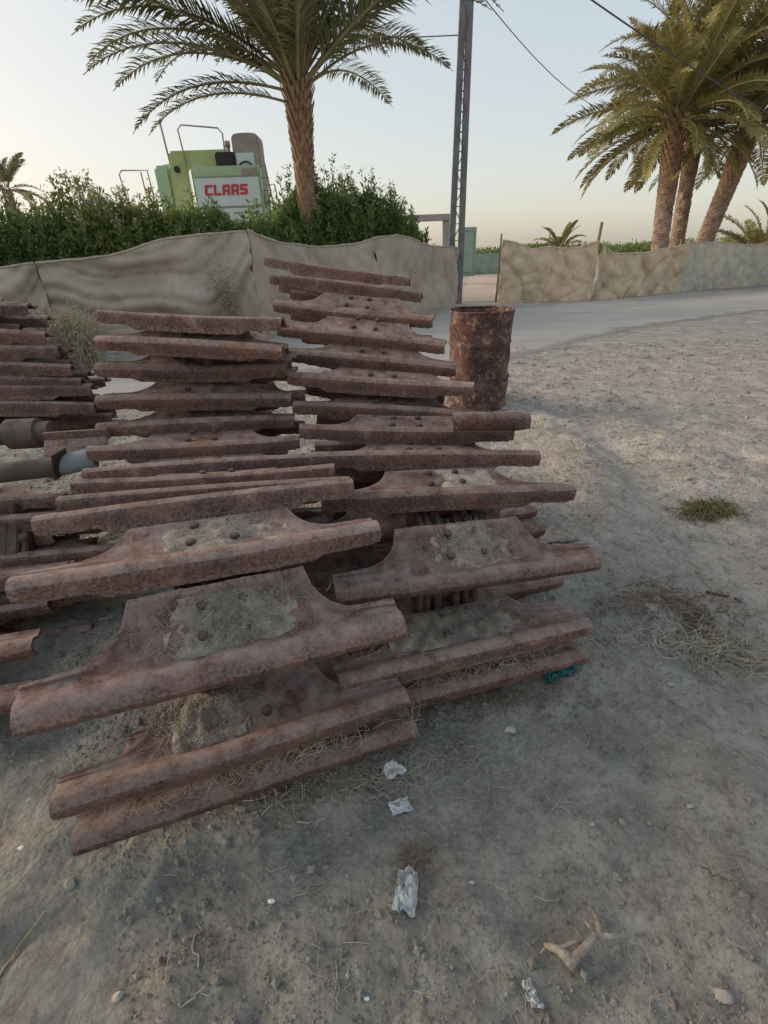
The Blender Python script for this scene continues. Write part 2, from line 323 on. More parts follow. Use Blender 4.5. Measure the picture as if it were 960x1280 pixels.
# ------------------------------------------------------------------ ground, road
def axis(fine0, fine1, st, far0, far1):
    a = list(np.arange(fine0, fine1, st)); s = st; x = a[-1]
    while x < far1: s *= 1.12; x += s; a.append(min(x, far1))
    s = st; x = a[0]; pre = []
    while x > far0: s *= 1.12; x -= s; pre.append(max(x, far0))
    return np.array(pre[::-1] + a)
xs = axis(-2.6, 3.6, 0.02, -420, 420); ys = axis(0.2, 5.4, 0.02, -80, 800)
X, Y = np.meshgrid(xs, ys); Z = ground_z(X, Y)
nx, ny = len(xs), len(ys)
I = np.arange(nx * ny).reshape(ny, nx)
Fq = np.stack([I[:-1, :-1], I[:-1, 1:], I[1:, 1:], I[1:, :-1]], -1).reshape(-1, 4)
def np_mesh(name, V, F, mats, smooth=True):
    me = bpy.data.meshes.new(name); n = len(V); k = F.shape[1]
    me.vertices.add(n); me.vertices.foreach_set('co', np.asarray(V, np.float32).ravel())
    me.loops.add(F.size); me.loops.foreach_set('vertex_index', F.astype(np.int32).ravel())
    me.polygons.add(len(F)); me.polygons.foreach_set('loop_start', np.arange(0, F.size, k, dtype=np.int32))
    me.update(calc_edges=True)
    for m_ in (mats if isinstance(mats, (list, tuple)) else [mats]): me.materials.append(m_)
    if smooth: me.polygons.foreach_set('use_smooth', [True] * len(F))
    return me
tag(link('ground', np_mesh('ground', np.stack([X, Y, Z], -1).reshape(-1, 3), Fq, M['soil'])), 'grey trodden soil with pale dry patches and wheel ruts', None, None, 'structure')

def strip(name, L0, L1, z, m, label, ragged=0.4, n=500, mrows=24):
    """sheet between two ground polylines, with ragged edges"""
    def samp(P, t):
        P = np.array(P, float); d = np.r_[0, np.cumsum(np.hypot(*np.diff(P, axis=0).T))]; d /= d[-1]
        return np.stack([np.interp(t, d, P[:, 0]), np.interp(t, d, P[:, 1])], -1)
    t = np.linspace(0, 1, n); A = samp(L0, t); B = samp(L1, t); s = np.linspace(0, 1, mrows)
    P = A[None] * (1 - s[:, None, None]) + B[None] * s[:, None, None]
    d = (B - A); d /= np.linalg.norm(d, axis=1)[:, None]
    P[0] -= d * (ragged * fbm(A[:, 0] * 0.9, A[:, 1] * 0.9, 6, 5))[:, None]
    P[-1] += d * (ragged * fbm(B[:, 0] * 0.9, B[:, 1] * 0.9, 6, 6))[:, None]
    I = np.arange(n * mrows).reshape(mrows, n)
    F = np.stack([I[:-1, :-1], I[:-1, 1:], I[1:, 1:], I[1:, :-1]], -1).reshape(-1, 4)
    zz = z + np.maximum(ground_z(P[..., 0], P[..., 1]), -0.006)
    V = np.concatenate([P, zz[..., None]], -1).reshape(-1, 3)
    me = np_mesh(name, V, F, m); w_ = np.linalg.norm(B - A, axis=1)
    e_ = np.clip(np.minimum(s[:, None], 1 - s[:, None]) * w_[None] / 1.3, 0, 1)
    me.attributes.new('edge', 'FLOAT', 'POINT').data.foreach_set('value', e_.astype(np.float32).ravel())
    return tag(link(name, me), label, None, None, 'structure')
near = [(-14, 0.5), (-6, 3.6), (-2.77, 5.2), (-1.0, 6.7), (1.9, 7.1), (4.9, 9.6), (8.8, 11.6), (30, 18.5)]
far_ = [(-17, 3.5), (-7.5, 7.6), (-5.2, 8.5), (-2.7, 10.4), (2.2, 14.6), (6.0, 15.7), (10.4, 17.6), (14.5, 19.0), (34, 25.5)]
strip('road', near, far_, 0.010, M['road'], 'pale grey dusty road passing behind the piles')
strip('yard', [(2.6, 16.6), (6.0, 34)], [(3.8, 16.6), (9.5, 34)], 0.006, M['sand'], 'pale sandy yard seen through the fence gap', 0.1, 30, 6)

# ------------------------------------------------------------------ crawler tracks
W0 = 1.0
def shoe_mesh(seed, big=False):
    r = random.Random(seed); nu = 72
    us = np.linspace(-0.5, 0.5, nu) * W0
    rel = np.r_[np.linspace(0, 1, 9)]
    V = []; bendz = r.uniform(-0.006, 0.006)
    cw = 0.245 + r.uniform(-0.01, 0.01)
    for u in us:
        a = abs(u)
        if a < cw: d = 0.215
        elif a < 0.385:
            s_ = (a - cw) / (0.385 - cw); d = 0.075 + 0.14 * (1 - math.sqrt(max(0, 1 - (1 - s_) ** 2)))
        else: d = 0.075 - 0.08 * (a - 0.385)
        # deeper front skirt in the middle
        k = min(1, max(0, (0.33 - a) / 0.05)); k = k * k * (3 - 2 * k)
        sk = -0.030 - 0.020 * k
        chip = 0.0012 * math.sin(u * 31 + seed) + 0.0010 * math.sin(u * 143 + seed * 3)
        d += chip; sk += chip
        if 0.5 - a < 0.02: sk += 0.006
        prof = [(-0.036, sk), (-0.042, sk * 0.4), (-0.043, 0.008), (-0.038, 0.024), (-0.024, 0.033), (-0.004, 0.034), (0.014, 0.027), (0.026, 0.010), (0.046, 0.001)]
        prof += [(0.046 + (d - 0.046) * t, 0.0015 * math.sin(9 * t + u * 8 + seed)) for t in rel[1:]]
        if big: prof = [((y * 1.3 if y < 0.03 else 0.046 + (y - 0.046) * 1.10), z * (1.45 if z < 0 else 1.2)) for y, z in prof]
        for y, z in prof: V.append((u, y, z + bendz * (u / 0.5) ** 2 * 2))
    m_ = len(V) // nu
    F = [(i * m_ + j, (i + 1) * m_ + j, (i + 1) * m_ + j + 1, i * m_ + j + 1) for i in range(nu - 1) for j in range(m_ - 1)]
    me = bpy.data.meshes.new('track_shoe'); me.from_pydata(V, [], F)
    bm = bmesh.new(); bm.from_mesh(me); bmesh.ops.recalc_face_normals(bm, faces=bm.faces)
    bm.faces.ensure_lookup_table()
    if sum(f.normal.z for f in bm.faces) < 0: bmesh.ops.reverse_faces(bm, faces=bm.faces)
    bmesh.ops.solidify(bm, geom=bm.faces[:], thickness=0.011)
    bm.to_mesh(me); bm.free(); me.materials.append(M['rust'])
    me.polygons.foreach_set('use_smooth', [True] * len(me.polygons))
    me.set_sharp_from_angle(angle=R(38))
    return me
SHOES = [shoe_mesh(k) for k in range(5)]; BIG = [shoe_mesh(k + 9, True) for k in range(4)]
def bolt_mesh():
    b = MB(); b.lathe([(0.0, 0.012), (0.010, 0.012), (0.0145, 0.008), (0.0155, -0.004), (0, -0.004)], seg=10)
    b2 = b.mesh('bolt', M['rust_dark'], smooth=False, merge=True); return b2
BOLT = bolt_mesh()
def link_mesh():
    b = MB()
    for s in (-1, 1):
        b.box((s * 0.085, 0.10, -0.055), (0.028, 0.215, 0.07)); b.box((s * 0.062, -0.02, -0.06), (0.022, 0.10, 0.06))
    b.tube([(-0.125, 0.01, -0.07), (0.125, 0.01, -0.07)], 0.026, 12)
    b.tube([(-0.05, 0.01, -0.07), (0.05, 0.01, -0.07)], 0.036, 14)
    for y in (0.10, 0.20): b.tube([(-0.135, y, -0.065), (0.135, y, -0.065)], 0.030, 14)
    b.box((0, 0.10, -0.085), (0.20, 0.20, 0.03))
    for s in (-1, 1):
        b.box((s * 0.040, 0.12, -0.06), (0.034, 0.20, 0.085)); b.box((s * 0.118, 0.13, -0.045), (0.026, 0.16, 0.07))
        for y in (0.07, 0.16): b.tube([(s * 0.098, y, -0.055), (s * 0.118, y, -0.055)], 0.024, 12)
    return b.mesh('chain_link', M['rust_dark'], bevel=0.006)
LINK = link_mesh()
def straw_into(b, n, area, z, rr, mi=0, lmin=0.015, lmax=0.055, wd=0.0014):
    for _ in range(n):
        x, y = area(rr); a = rr.uniform(0, math.pi); l = rr.uniform(lmin, lmax); k = rr.uniform(-0.5, 0.5)
        p = [Vector((x, y, z(x, y) + 0.002 + rr.uniform(0, 0.008)))]
        for j in range(3):
            a += k * 0.6; x += math.cos(a) * l / 3; y += math.sin(a) * l / 3
            p.append(Vector((x, y, z(x, y) + 0.002 + rr.uniform(0, 0.007))))
        b.tube(p, [wd * 0.6, wd * 0.6, wd * 0.5, wd * 0.3], 3, mi)
def mud_mesh(seed, cx, wx, amp=0.016, straw=90):
    r = random.Random(seed); b = MB(); n, m_ = 60, 26; V = []
    u = np.linspace(-wx, wx, n); v = np.linspace(0.02, 0.205, m_)
    U, Vv = np.meshgrid(u, v); mask = 1 - (np.abs(U) / wx) ** 3
    hgt = amp * (mask * 1.25 + 1.1 * fbm(U * 9 + seed, Vv * 9, 3, seed + 2) + 1.3 * fbm(U * 26 + seed, Vv * 26, 4, seed) - 0.55 - 0.5 * np.clip(np.abs(Vv - 0.11) / 0.1, 0, 1) ** 3) * np.clip((0.21 - Vv) / 0.03, 0, 1)
    hgt = np.minimum(hgt * 0.8, 0.022)
    hz_ = lambda x, y: max(0.0, float(np.interp(x - cx, u, hgt[int(min(m_ - 1, max(0, (y - 0.02) / 0.185 * (m_ - 1))))])))
    P = np.stack([U + cx, Vv, np.where(hgt > -0.002, hgt, -0.006)], -1).reshape(-1, 3)
    I = np.arange(n * m_).reshape(m_, n)
    F = np.stack([I[:-1, :-1], I[:-1, 1:], I[1:, 1:], I[1:, :-1]], -1).reshape(-1, 4)
    b.add(P.tolist(), F.tolist(), 0)
    straw_into(b, straw, lambda q: (cx + q.gauss(0, wx * 0.5), q.uniform(0.02, 0.19)), hz_, r, 1)
    return b.mesh('dried_mud', [M['mud'], M['straw_grey']], smooth=True)
def seg_solve(a, b, yaw, Wd=W0):
    ra, rb = ray(*a), ray(*b); d = (math.cos(yaw), math.sin(yaw))
    k = (ra.x * d[1] - ra.y * d[0]) / (rb.x * d[1] - rb.y * d[0])
    t = Wd / (rb * k - ra).length
    return ra * t + Vector((0, 0, H)), rb * k * t + Vector((0, 0, H))
def frame_of(A, B, yaw, phi):
    e = (B - A).normalized(); h = Vector((-math.sin(yaw), math.cos(yaw), 0))
    p = h * math.cos(phi) + Vector((0, 0, 1)) * math.sin(phi)
    p = (p - e * p.dot(e)).normalized(); n = e.cross(p)
    Mx = Matrix((e, p, n)).transposed().to_4x4(); Mx.translation = (A + B) / 2
    return Mx
def track(name, label, segs, muds={}, dark_after=99):
    frames = []
    for s in segs:
        yaw, phi = R(s[2]), R(s[3]); A, B = seg_solve(s[0], s[1], yaw); frames.append(frame_of(A, B, yaw, phi))
    base = Vector((frames[-1].translation.x, frames[-1].translation.y, 0))
    rt = root(name, base, label, 'crawler track', 'rusty crawler tracks in the pile')
    T = Matrix.Translation(-base)
    for k, Fm in enumerate(frames):
        o = link('track_shoe', BIG[k % 4] if k == 11 and len(segs) == 13 else SHOES[k % 5], rt, T @ Fm)
        for (x, y) in ((-0.062, 0.085), (0.068, 0.085), (-0.055, 0.172), (0.060, 0.172)):
            link('bolt', BOLT, o, Matrix.Translation((x + 0.004 * math.sin(k * 5 + x * 90), y, 0.004)))
        if k in muds:
            cx, wx, amp, ns = muds[k]
            link('dried_mud', mud_mesh(k + 11, cx, wx, amp, ns), o)
        # chain links under the shoe, reaching toward the next shoe up the pile
        Lm = Fm.copy()
        if k > 0:
            st = Fm @ Vector((0, 0.19, -0.045)) if k > 9 else Fm @ Vector((0, 0.06, -0.035))
            d = frames[k - 1] @ Vector((0, 0.12, -0.05)) - st; e = Fm.col[0].to_3d().normalized()
            d = (d - e * d.dot(e)).normalized(); n = e.cross(d)
            Lm = Matrix((e, d, n)).transposed().to_4x4(); Lm.translation = st
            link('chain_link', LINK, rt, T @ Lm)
    return rt, frames
RS = [((333, 330), (512, 355), -12, -12), ((340, 347), (528, 370), -12, 2), ((345, 383), (542, 403), -14, 24), ((349, 410), (557, 432), -14, 24),
      ((355, 441), (571, 460), -14, 21), ((362, 473), (592, 487), -12, 14), ((368, 506), (605, 520), -8, 8), ((376, 540), (640, 543), -2, 5),
      ((388, 572), (672, 570), 1, -2), ((402, 625), (714, 612), 5, 5), ((418, 742), (742, 700), 12, 36), ((423, 850), (733, 778), 17, 8)]
LS = [((127, 398), (355, 408), -12, -8), ((123, 425), (355, 437), -10, 22), ((124, 463), (360, 463), 0, 22), ((123, 500), (365, 497), 3, 18),
      ((123, 535), (368, 523), 7, 13), ((113, 567), (375, 553), 8, 7), ((107, 592), (388, 573), 9, -5), ((95, 613), (418, 592), 9, -12),
      ((76, 630), (437, 604), 10, -15), ((47, 655), (440, 607), 14, -15), ((18, 738), (471, 664), 17, 6), ((22, 893), (500, 775), 20, 38), ((70, 1005), (505, 870), 20, 12)]
tR, fR = track('crawler_track', 'rusty crawler track on the right half of the pile, closest to the drum', RS,
               {10: (0.04, 0.17, 0.018, 420), 11: (-0.02, 0.27, 0.024, 1300), 9: (0.1, 0.12, 0.006, 60)})
tL, fL = track('crawler_track', 'rusty crawler track in the middle, its lowest wide shoes nearest the camera', LS,
               {10: (0.03, 0.20, 0.012, 260), 11: (0.02, 0.185, 0.017, 900), 12: (-0.12, 0.12, 0.018, 900)})
# the lower run of each track: the next shoes, lying on the soil under the lowest ones
def lower_run(rt, Fm, dx, dy, dz, rot, extra=0):
    base = rt.location
    for k in range(1 + extra):
        F2 = Fm.copy(); F2.translation = Fm.translation + Vector((dx + 0.03 * k, dy + 0.24 * k, dz))
        F2 = F2 @ Matrix.Rotation(rot, 4, 'X')
        F2.translation.z = max(F2.translation.z, 0.052)
        o = link('track_shoe', SHOES[(k + 3) % 5], rt, Matrix.Translation(-base) @ F2)
        if k == 0:
            b = MB(); rr = random.Random(5)
            straw_into(b, 400, lambda q: (q.gauss(0.02, 0.22), q.uniform(-0.02, 0.07)), lambda x, y: 0.034, rr, 0, 0.02, 0.10)
            so = link('straw', b.mesh('straw', M['straw']), o); so['kind'] = 'stuff'
        else:
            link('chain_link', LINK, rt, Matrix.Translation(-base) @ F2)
lower_run(tL, fL[12], 0.03, -0.030, -0.105, R(10), 5)
lower_run(tR, fR[11], 0.00, -0.02, -0.135, R(10), 6)

def inner(rt, frames, ks, dx, dy, dz):  # inner shoe layers, the deeper ones added to darken the gaps
    base = rt.location
    for k in ks:
        F2 = frames[k].copy(); F2.translation = frames[k].translation + frames[k].to_3x3() @ Vector((dx + 0.03 * math.sin(k * 2.3), dy, dz))
        F2 = F2 @ Matrix.Rotation(R(4 * math.sin(k * 1.7)), 4, 'Y') @ Matrix.Diagonal((0.82, 1, 1, 1))
        if F2.translation.z > 0.10: link('track_shoe', SHOES[(k + 2) % 5], rt, Matrix.Translation(-base) @ F2)
inner(tR, fR, range(0, 9), -0.04, 0.17, -0.135)
inner(tR, fR, range(5, 11), -0.10, 0.33, -0.27)
inner(tL, fL, (0, 1, 5, 6, 7, 8), 0.04, 0.16, -0.135)
inner(tL, fL, (2, 3, 4), 0.13, 0.18, -0.14)
inner(tL, fL, range(8, 12), 0.03, 0.38, -0.24)
FS = []
for (bx, by, ang, phi) in ((40, 388, 5, 10), (60, 420, 5, 8), (77, 441, 6, 5), (92, 461, 6, 3), (105, 478, 7, 0), (118, 488, 8, 0), (121, 508, 8, -4)):
    FS.append(((bx - 248, by - 12 + 2 * len(FS)), (bx, by), ang, phi))
FS += [((-205, 846), (125, 820), 12, 0), ((-190, 898), (146, 858), 12, 3)] + [((-150, 662), (140, 642), 8, 0), ((-150, 712), (150, 688), 10, -3), ((-160, 762), (146, 734), 10, 0), ((-200, 822), (118, 788), 12, 4)] + [((-205, 640), (84, 622), 8, -2), ((-225, 700), (70, 668), 10, -2), ((-240, 755), (88, 712), 12, 0), ((-255, 812), (64, 752), 12, 5), ((-350, 895), (48, 806), 14, 20), ((-410, 985), (34, 868), 16, 10), ((-450, 1075), (28, 945), 18, 5)]  # includes shoes added to shade the lower left gaps
tF, fF = track('crawler_track', 'dark rusty crawler track cut off by the left edge, beside the brown pipe', FS)

inner(tF, fF, range(0, 13), 0.08, 0.17, -0.12)  # layers added under the left track to deepen its shade
inner(tF, fF, range(3, 13), 0.10, 0.33, -0.2)
# rusty track frames with rollers that carry the tracks
def track_frame(frames, idx, off, label):
    pts = [frames[i].translation + frames[i].to_3x3() @ Vector((0, 0.12, -0.20)) for i in idx]
    base = Vector((pts[-1].x, pts[-1].y, 0))
    rt = root('track_frame', base, label, 'track frame', 'track frames under the pile')
    b = MB()
    for p, q in zip(pts[:-1], pts[1:]): b.bar(p + Vector((off, 0, 0)), q + Vector((off, 0, 0)), 0.16, 0.12)
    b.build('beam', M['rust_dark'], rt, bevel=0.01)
    for p in (pts[0], pts[len(pts) // 2]):
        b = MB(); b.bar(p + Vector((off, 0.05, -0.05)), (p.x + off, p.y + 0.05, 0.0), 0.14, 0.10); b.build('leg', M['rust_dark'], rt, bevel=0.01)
    for p in pts[1:]:
        b = MB(); e = Vector((0.15, 0, 0)); c = p + Vector((off, 0, -0.10))
        if c.z < 0.12: continue
        b.tube([c - e, c - e * 0.55, c - e * 0.5, c + e * 0.5, c + e * 0.55, c + e], [0.11, 0.11, 0.085, 0.085, 0.11, 0.11], 20)
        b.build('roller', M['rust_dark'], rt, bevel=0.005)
    return rt
track_frame(fR, (2, 4, 6, 8, 9), 0.0, 'dark rusty frame with rollers under the right track, glimpsed behind its shoes')
track_frame(fL, (2, 4, 6, 8, 10), 0.0, 'dark rusty frame with rollers under the middle track, glimpsed behind its shoes')

# loose pieces on the pile
def tube_thing(name, A, B, r_, m_, label, cat, wall=0.012, taper=None, group=None):
    A, B = Vector(A), Vector(B); b = MB(); d = (B - A).normalized()
    n = 20; up = d.orthogonal().normalized(); si = d.cross(up); L_ = (B - A).length
    V = []; ts = [0] + [k / 12 for k in range(1, 12)] + [1]
    prof = [(t * L_, r_) for t in ts] + [(L_, r_ - wall), (L_ * 0.5, r_ - wall), (0, r_ - wall)]
    if taper: prof = [(x, q * (1 - taper * max(0, (x / L_ - 0.85) / 0.15))) for x, q in prof]
    for x, q in prof:
        for k in range(n):
            a = 2 * math.pi * k / n; V.append(A + d * x + (up * math.cos(a) + si * math.sin(a)) * q)
    m2 = len(prof)
    F = [(i * n + k, i * n + (k + 1) % n, ((i + 1) % m2) * n + (k + 1) % n, ((i + 1) % m2) * n + k) for i in range(m2) for k in range(n)]
    b.add(V, F); o = b.build(name, m_, None, smooth=True); recenter(o, (A + B) / 2); o.data.set_sharp_from_angle(angle=R(40))
    return tag(o, label, cat, group)
A_, B_ = seg_solve((575, 524), (662, 523), R(-4), 0.30)
tube_thing('steel_pipe', A_ - (B_ - A_) * 0.1 - Vector((0, 0, 0.012)), B_ - Vector((0, 0, 0.012)), 0.042, M['rust'], 'short rusty pipe with a worn end poking out in front of the drum', 'pipe', taper=0.2)
pa = at(-60, 598, 2.05); pb = at(72, 583, 2.2); pc = at(118, 572, 2.25)
pr = root('long_pipe', pa, 'brown pipe with pale blue painted end at the left edge', 'pipe')
b = MB(); b.tube([pa - (pb - pa) * 1.5, pa, pb], 0.048, 20); b.build('tube', M['pipe_brown'], pr, smooth=True).data.set_sharp_from_angle(angle=R(40))
b = MB(); b.tube([pb, pc], 0.050, 20); b.build('painted_end', M['pipe_blue'], pr, smooth=True).data.set_sharp_from_angle(angle=R(40))
b = MB(); b.box(pb + Vector((0.03, -0.02, 0.02)), (0.012, 0.11, 0.13), (0, R(14), 0)); b.build('flange', M['rust_dark'], pr, bevel=0.003)
# roller lying at far left
rc = at(32, 542, 2.5)
b = MB(); e = Vector((0.14, 0.01, 0)); b.tube([rc - e, rc - e * 0.6, rc - e * 0.55, rc + e * 0.55, rc + e * 0.6, rc + e], [0.055, 0.055, 0.08, 0.08, 0.06, 0.06], 24)
o = b.build('steel_roller', M['pipe_brown'], None, smooth=True); recenter(o, rc); o.data.set_sharp_from_angle(angle=R(30)); tag(o, 'brown steel roller lying between the left edge track and the brown pipe', 'roller')
# flat angle plate standing on the pipe
q = at(95, 560, 2.28)
b = MB(); b.box((0, 0, 0), (0.30, 0.10, 0.012), (R(50), 0, R(6))); b.box((0, 0.045, 0.05), (0.30, 0.012, 0.06), (R(20), 0, R(6)))
o = b.build('angle_iron', M['rust'], None, bevel=0.002); o.location = q; tag(o, 'short rusty angle iron resting behind the blue pipe end', 'angle iron')

# ------------------------------------------------------------------ oil drum
dp = G(595, 505); dp.z = gz(dp.x, dp.y) - 0.005
dr = root('oil_drum', dp, 'open rusty steel oil drum with flaking pale patches, standing behind the right track', 'oil drum')
def drum_mesh():
    n, b = 96, MB(); rad, hh = 0.31, 0.95
    zs = np.linspace(0, hh, 70); V = []
    for z in zs:
        for k in range(n):
            a = 2 * math.pi * k / n
            r_ = rad + 0.015 * math.exp(-((z - 0.32) / 0.018) ** 2) + 0.015 * math.exp(-((z - 0.64) / 0.018) ** 2) + (0.007 if z > hh - 0.015 or z < 0.012 else 0)
            dent = 0.022 * vnoise(np.array([a * 1.9 + 3]), np.array([z * 4.0]), 3)[0] * math.sin(math.pi * z / hh) * 2
            dent -= 0.045 * math.exp(-((a - 5.9) / 0.25) ** 2 - ((z - 0.52) / 0.12) ** 2) + 0.012 * math.exp(-((z - hh) / 0.1) ** 2) * math.sin(3 * a)
            V.append(((r_ + dent) * math.cos(a), (r_ + dent) * math.sin(a), z))
    F = [(i * n + k, i * n + (k + 1) % n, (i + 1) * n + (k + 1) % n, (i + 1) * n + k) for i in range(len(zs) - 1) for k in range(n)]
    F.append(tuple(reversed(range(n))))
    me = bpy.data.meshes.new('shell'); me.from_pydata(V, [], F)
    bm = bmesh.new(); bm.from_mesh(me); bmesh.ops.recalc_face_normals(bm, faces=bm.faces)
    bmesh.ops.solidify(bm, geom=bm.faces[:], thickness=0.004); bm.to_mesh(me); bm.free()
    me.polygons.foreach_set('use_smooth', [True] * len(me.polygons)); me.materials.append(M['drum']); me.set_sharp_from_angle(angle=R(50)); return me
link('shell', drum_mesh(), dr)
b = MB(); pts = [(0.316 * math.cos(a) , 0.316 * math.sin(a), 0.948 + 0.004 * math.sin(3 * a)) for a in np.linspace(0, 2 * math.pi, 49)]
b.tube(pts, 0.009, 8, cap=False); link('rim', b.mesh('rim', M['drum'], smooth=True), dr)
o = link('rusty_scrap', None, dr) if False else None

# ------------------------------------------------------------------ fences of sackcloth
def cloth(P0, P1, z0, z1t, z1e, m_, rt, seed, sag=0.12, amp=0.05, fold='catenary', n=110, k=46, bulge=0.0, tops=None):
    """sackcloth from P0 to P1 (ground points); z1t,z1e top height at the two ends"""
    P0, P1 = np.array(P0[:2]), np.array(P1[:2]); d = P1 - P0; Ln = np.linalg.norm(d); d /= Ln; nrm = np.array([d[1], -d[0]])
    u = np.linspace(0, 1, n); v = np.linspace(0, 1, k); U, Vv = np.meshgrid(u, v)
    top = z1t * (1 - U) + z1e * U - sag * 4 * U * (1 - U) + 0.03 * fbm(U * Ln * 1.5, U * 0 + seed, 3, seed)
    if tops is not None: top = np.interp(U, [t[0] for t in tops], [t[1] for t in tops]) + 0.02 * fbm(U * Ln * 2, U * 0 + seed, 3, seed)
    Zz = z0 + (top - z0) * Vv
    s = U * Ln
    if fold == 'catenary':
        q = Vv * 1.0 + sag * 3.0 * U * (1 - U)
        ph = q * 15 + 2.2 * fbm(s * 0.5, Vv * 0.8, 3, seed) * 3
        off = amp * (0.75 * np.abs(np.sin(ph * 0.5)) ** 0.6 + 0.22 * np.abs(np.sin(ph * 1.3 + 1)) + 0.5 * fbm(s * 0.8, Vv * 3, 3, seed + 3)) * np.clip(Vv * 2.5, 0.25, 1)
    elif fold == 'hang':
        ph = s * 7.5 + (1 - Vv) * 4.5 * np.sin(s * 1.1 + seed) + 5 * fbm(s * 0.7, Vv, 3, seed)
        off = amp * (0.8 * np.abs(np.sin(ph * 0.6)) ** 0.6 * (0.35 + 0.65 * Vv) + 0.6 * fbm(s * 1.2, Vv * 2, 3, seed + 3))
    else:
        off = amp * 0.7 * np.abs(np.sin(s * 2.1 + Vv * 3.5 + 4 * fbm(s * 0.8, Vv, 2, seed + 7))) ** 0.5 + amp * 0.5 * np.abs(np.sin(s * 4.3 - Vv * 4 + 5 * fbm(s, Vv * 1.5, 2, seed + 8))) ** 0.6 + amp * 0.9 * fbm(s * 0.9, Vv * 1.6, 3, seed + 3) + amp * 0.2 * np.sin((s + Vv) * 7 + 4 * fbm(s, Vv * 2, 2, seed))
    off = off * 1.9 - 0.05 * np.abs(fbm(s * 2.2 + Vv * 2, Vv * 1.6 - s, 3, seed + 40)) * 2 + 0.02 * fbm(s * 5, Vv * 7, 3, seed + 9) + bulge * np.sin(np.pi * U) * np.sin(np.pi * Vv)
    XX = P0[0] + d[0] * s + nrm[0] * off; YY = P0[1] + d[1] * s + nrm[1] * off
    V = np.stack([XX, YY, Zz], -1).reshape(-1, 3) - np.array(ROOT_LOC[rt.name])
    I = np.arange(n * k).reshape(k, n)
    F = np.stack([I[:-1, :-1], I[:-1, 1:], I[1:, 1:], I[1:, :-1]], -1).reshape(-1, 4)
    me = np_mesh('cloth_panel', V, F, m_)
    bm = bmesh.new(); bm.from_mesh(me); bmesh.ops.solidify(bm, geom=bm.faces[:], thickness=0.006)
    # rolled hem along the top
    bm.to_mesh(me); bm.free(); me.polygons.foreach_set('use_smooth', [True] * len(me.polygons))
    o = link('cloth_panel', me, rt)
    b = MB(); loc = ROOT_LOC[rt.name]
    hem = [(V[(k - 1) * n + i][0], V[(k - 1) * n + i][1], V[(k - 1) * n + i][2] + 0.005) for i in range(0, n, 2)]
    b.tube(hem, [0.016 + 0.010 * random.random() for _ in hem], 7)
    link('hem', b.mesh('hem', m_, smooth=True), o)
    return o
def post(rt, p, h, r0=0.03, lean=(0, 0), m_=None):
    b = MB(); n = 6
    pts = [(p[0] + lean[0] * t + 0.012 * math.sin(t * 5), p[1] + lean[1] * t, -0.1 + (h + 0.1) * t) for t in np.linspace(0, 1, n)]
    b.tube(pts, [r0 * (1 - 0.25 * t) for t in np.linspace(0, 1, n)], 8); return b.build('post', m_ or M['wood'], rt, smooth=True)
fl = [(-16.5, 5.2), (-8.2, 7.3), (-5.6, 9.0), (-2.55, 11.0), (0.0, 13.3), (2.35, 15.7)]
lf = root('cloth_fence', (fl[3][0], fl[3][1], 0), 'long brown sackcloth fence sagging below the green hedge, left of the lattice pole', 'fence', 'sackcloth fences along the road')
topL = [1.45, 1.46, 1.50, 1.93, 1.62, 1.50]
cloth(fl[0], fl[1], -0.03, topL[0], topL[1], M['burlap_dark'], lf, 3, 0.05, 0.09)
cloth(fl[1], fl[2], -0.03, topL[1], topL[2], M['burlap_dark'], lf, 4, 0.06, 0.14)
cloth(fl[2], fl[3], -0.03, topL[2], topL[3], M['burlap_dark'], lf, 5, 0.0, 0.15, tops=[(0, 1.50), (0.3, 1.56), (0.55, 1.80), (0.75, 1.88), (1, 1.93)])
cloth(fl[3], fl[4], -0.03, topL[3], topL[4], M['burlap_dark'], lf, 7, 0.0, 0.07, 'flat', tops=[(0, 1.93), (0.2, 1.72), (0.5, 1.62), (0.8, 1.66), (1, 1.80)])
cloth(fl[4], fl[5], -0.03, topL[4], topL[5], M['burlap_dark'], lf, 8, 0.0, 0.10, 'hang', tops=[(0, 1.80), (0.25, 1.85), (0.6, 1.58), (1, 1.52)])
for i in range(1, 6): post(lf, (fl[i][0] - 0.02, fl[i][1] + 0.22), topL[i] + 0.02, 0.035)

fr = [(3.72, 16.1), (6.55, 16.0), (10.0, 17.6), (12.9, 18.6), (17.5, 20.2), (27.0, 23.5)]
rf = root('cloth_fence', (fr[0][0], fr[0][1], 0), 'tan sackcloth fence on thin wooden posts across the road, right of the gap', 'fence', 'sackcloth fences along the road')
cloth(fr[0], fr[1], -0.02, 1.66, 1.50, M['burlap_tan'], rf, 21, 0, 0.08, 'flat', tops=[(0, 1.68), (0.12, 1.62), (0.3, 1.42), (0.5, 1.46), (0.62, 1.40), (0.8, 1.42), (1, 1.58)])
cloth(fr[1], fr[2], -0.02, 1.50, 1.35, M['burlap_tan'], rf, 22, 0, 0.09, 'flat', tops=[(0, 1.58), (0.14, 1.22), (0.5, 1.22), (1, 1.40)])
cloth(fr[2], fr[3], -0.02, 1.4, 1.35, M['burlap_grey'], rf, 23, 0, 0.07, 'hang', bulge=0.10, tops=[(0, 1.45), (0.5, 1.42), (1, 1.30)])
cloth(fr[3], fr[4], -0.02, 1.4, 1.4, M['burlap_grey'], rf, 24, 0, 0.07, 'hang', bulge=0.08, tops=[(0, 1.30), (0.4, 1.48), (1, 1.45)])
cloth(fr[4], fr[5], -0.02, 1.4, 1.4, M['burlap_grey'], rf, 25, 0, 0.08, 'hang')
post(rf, (3.70, 16.22), 1.85, 0.035, (0.05, 0)); post(rf, (6.50, 16.12), 2.05, 0.06, (0.12, 0)); post(rf, (5.2, 16.3), 1.95, 0.025)
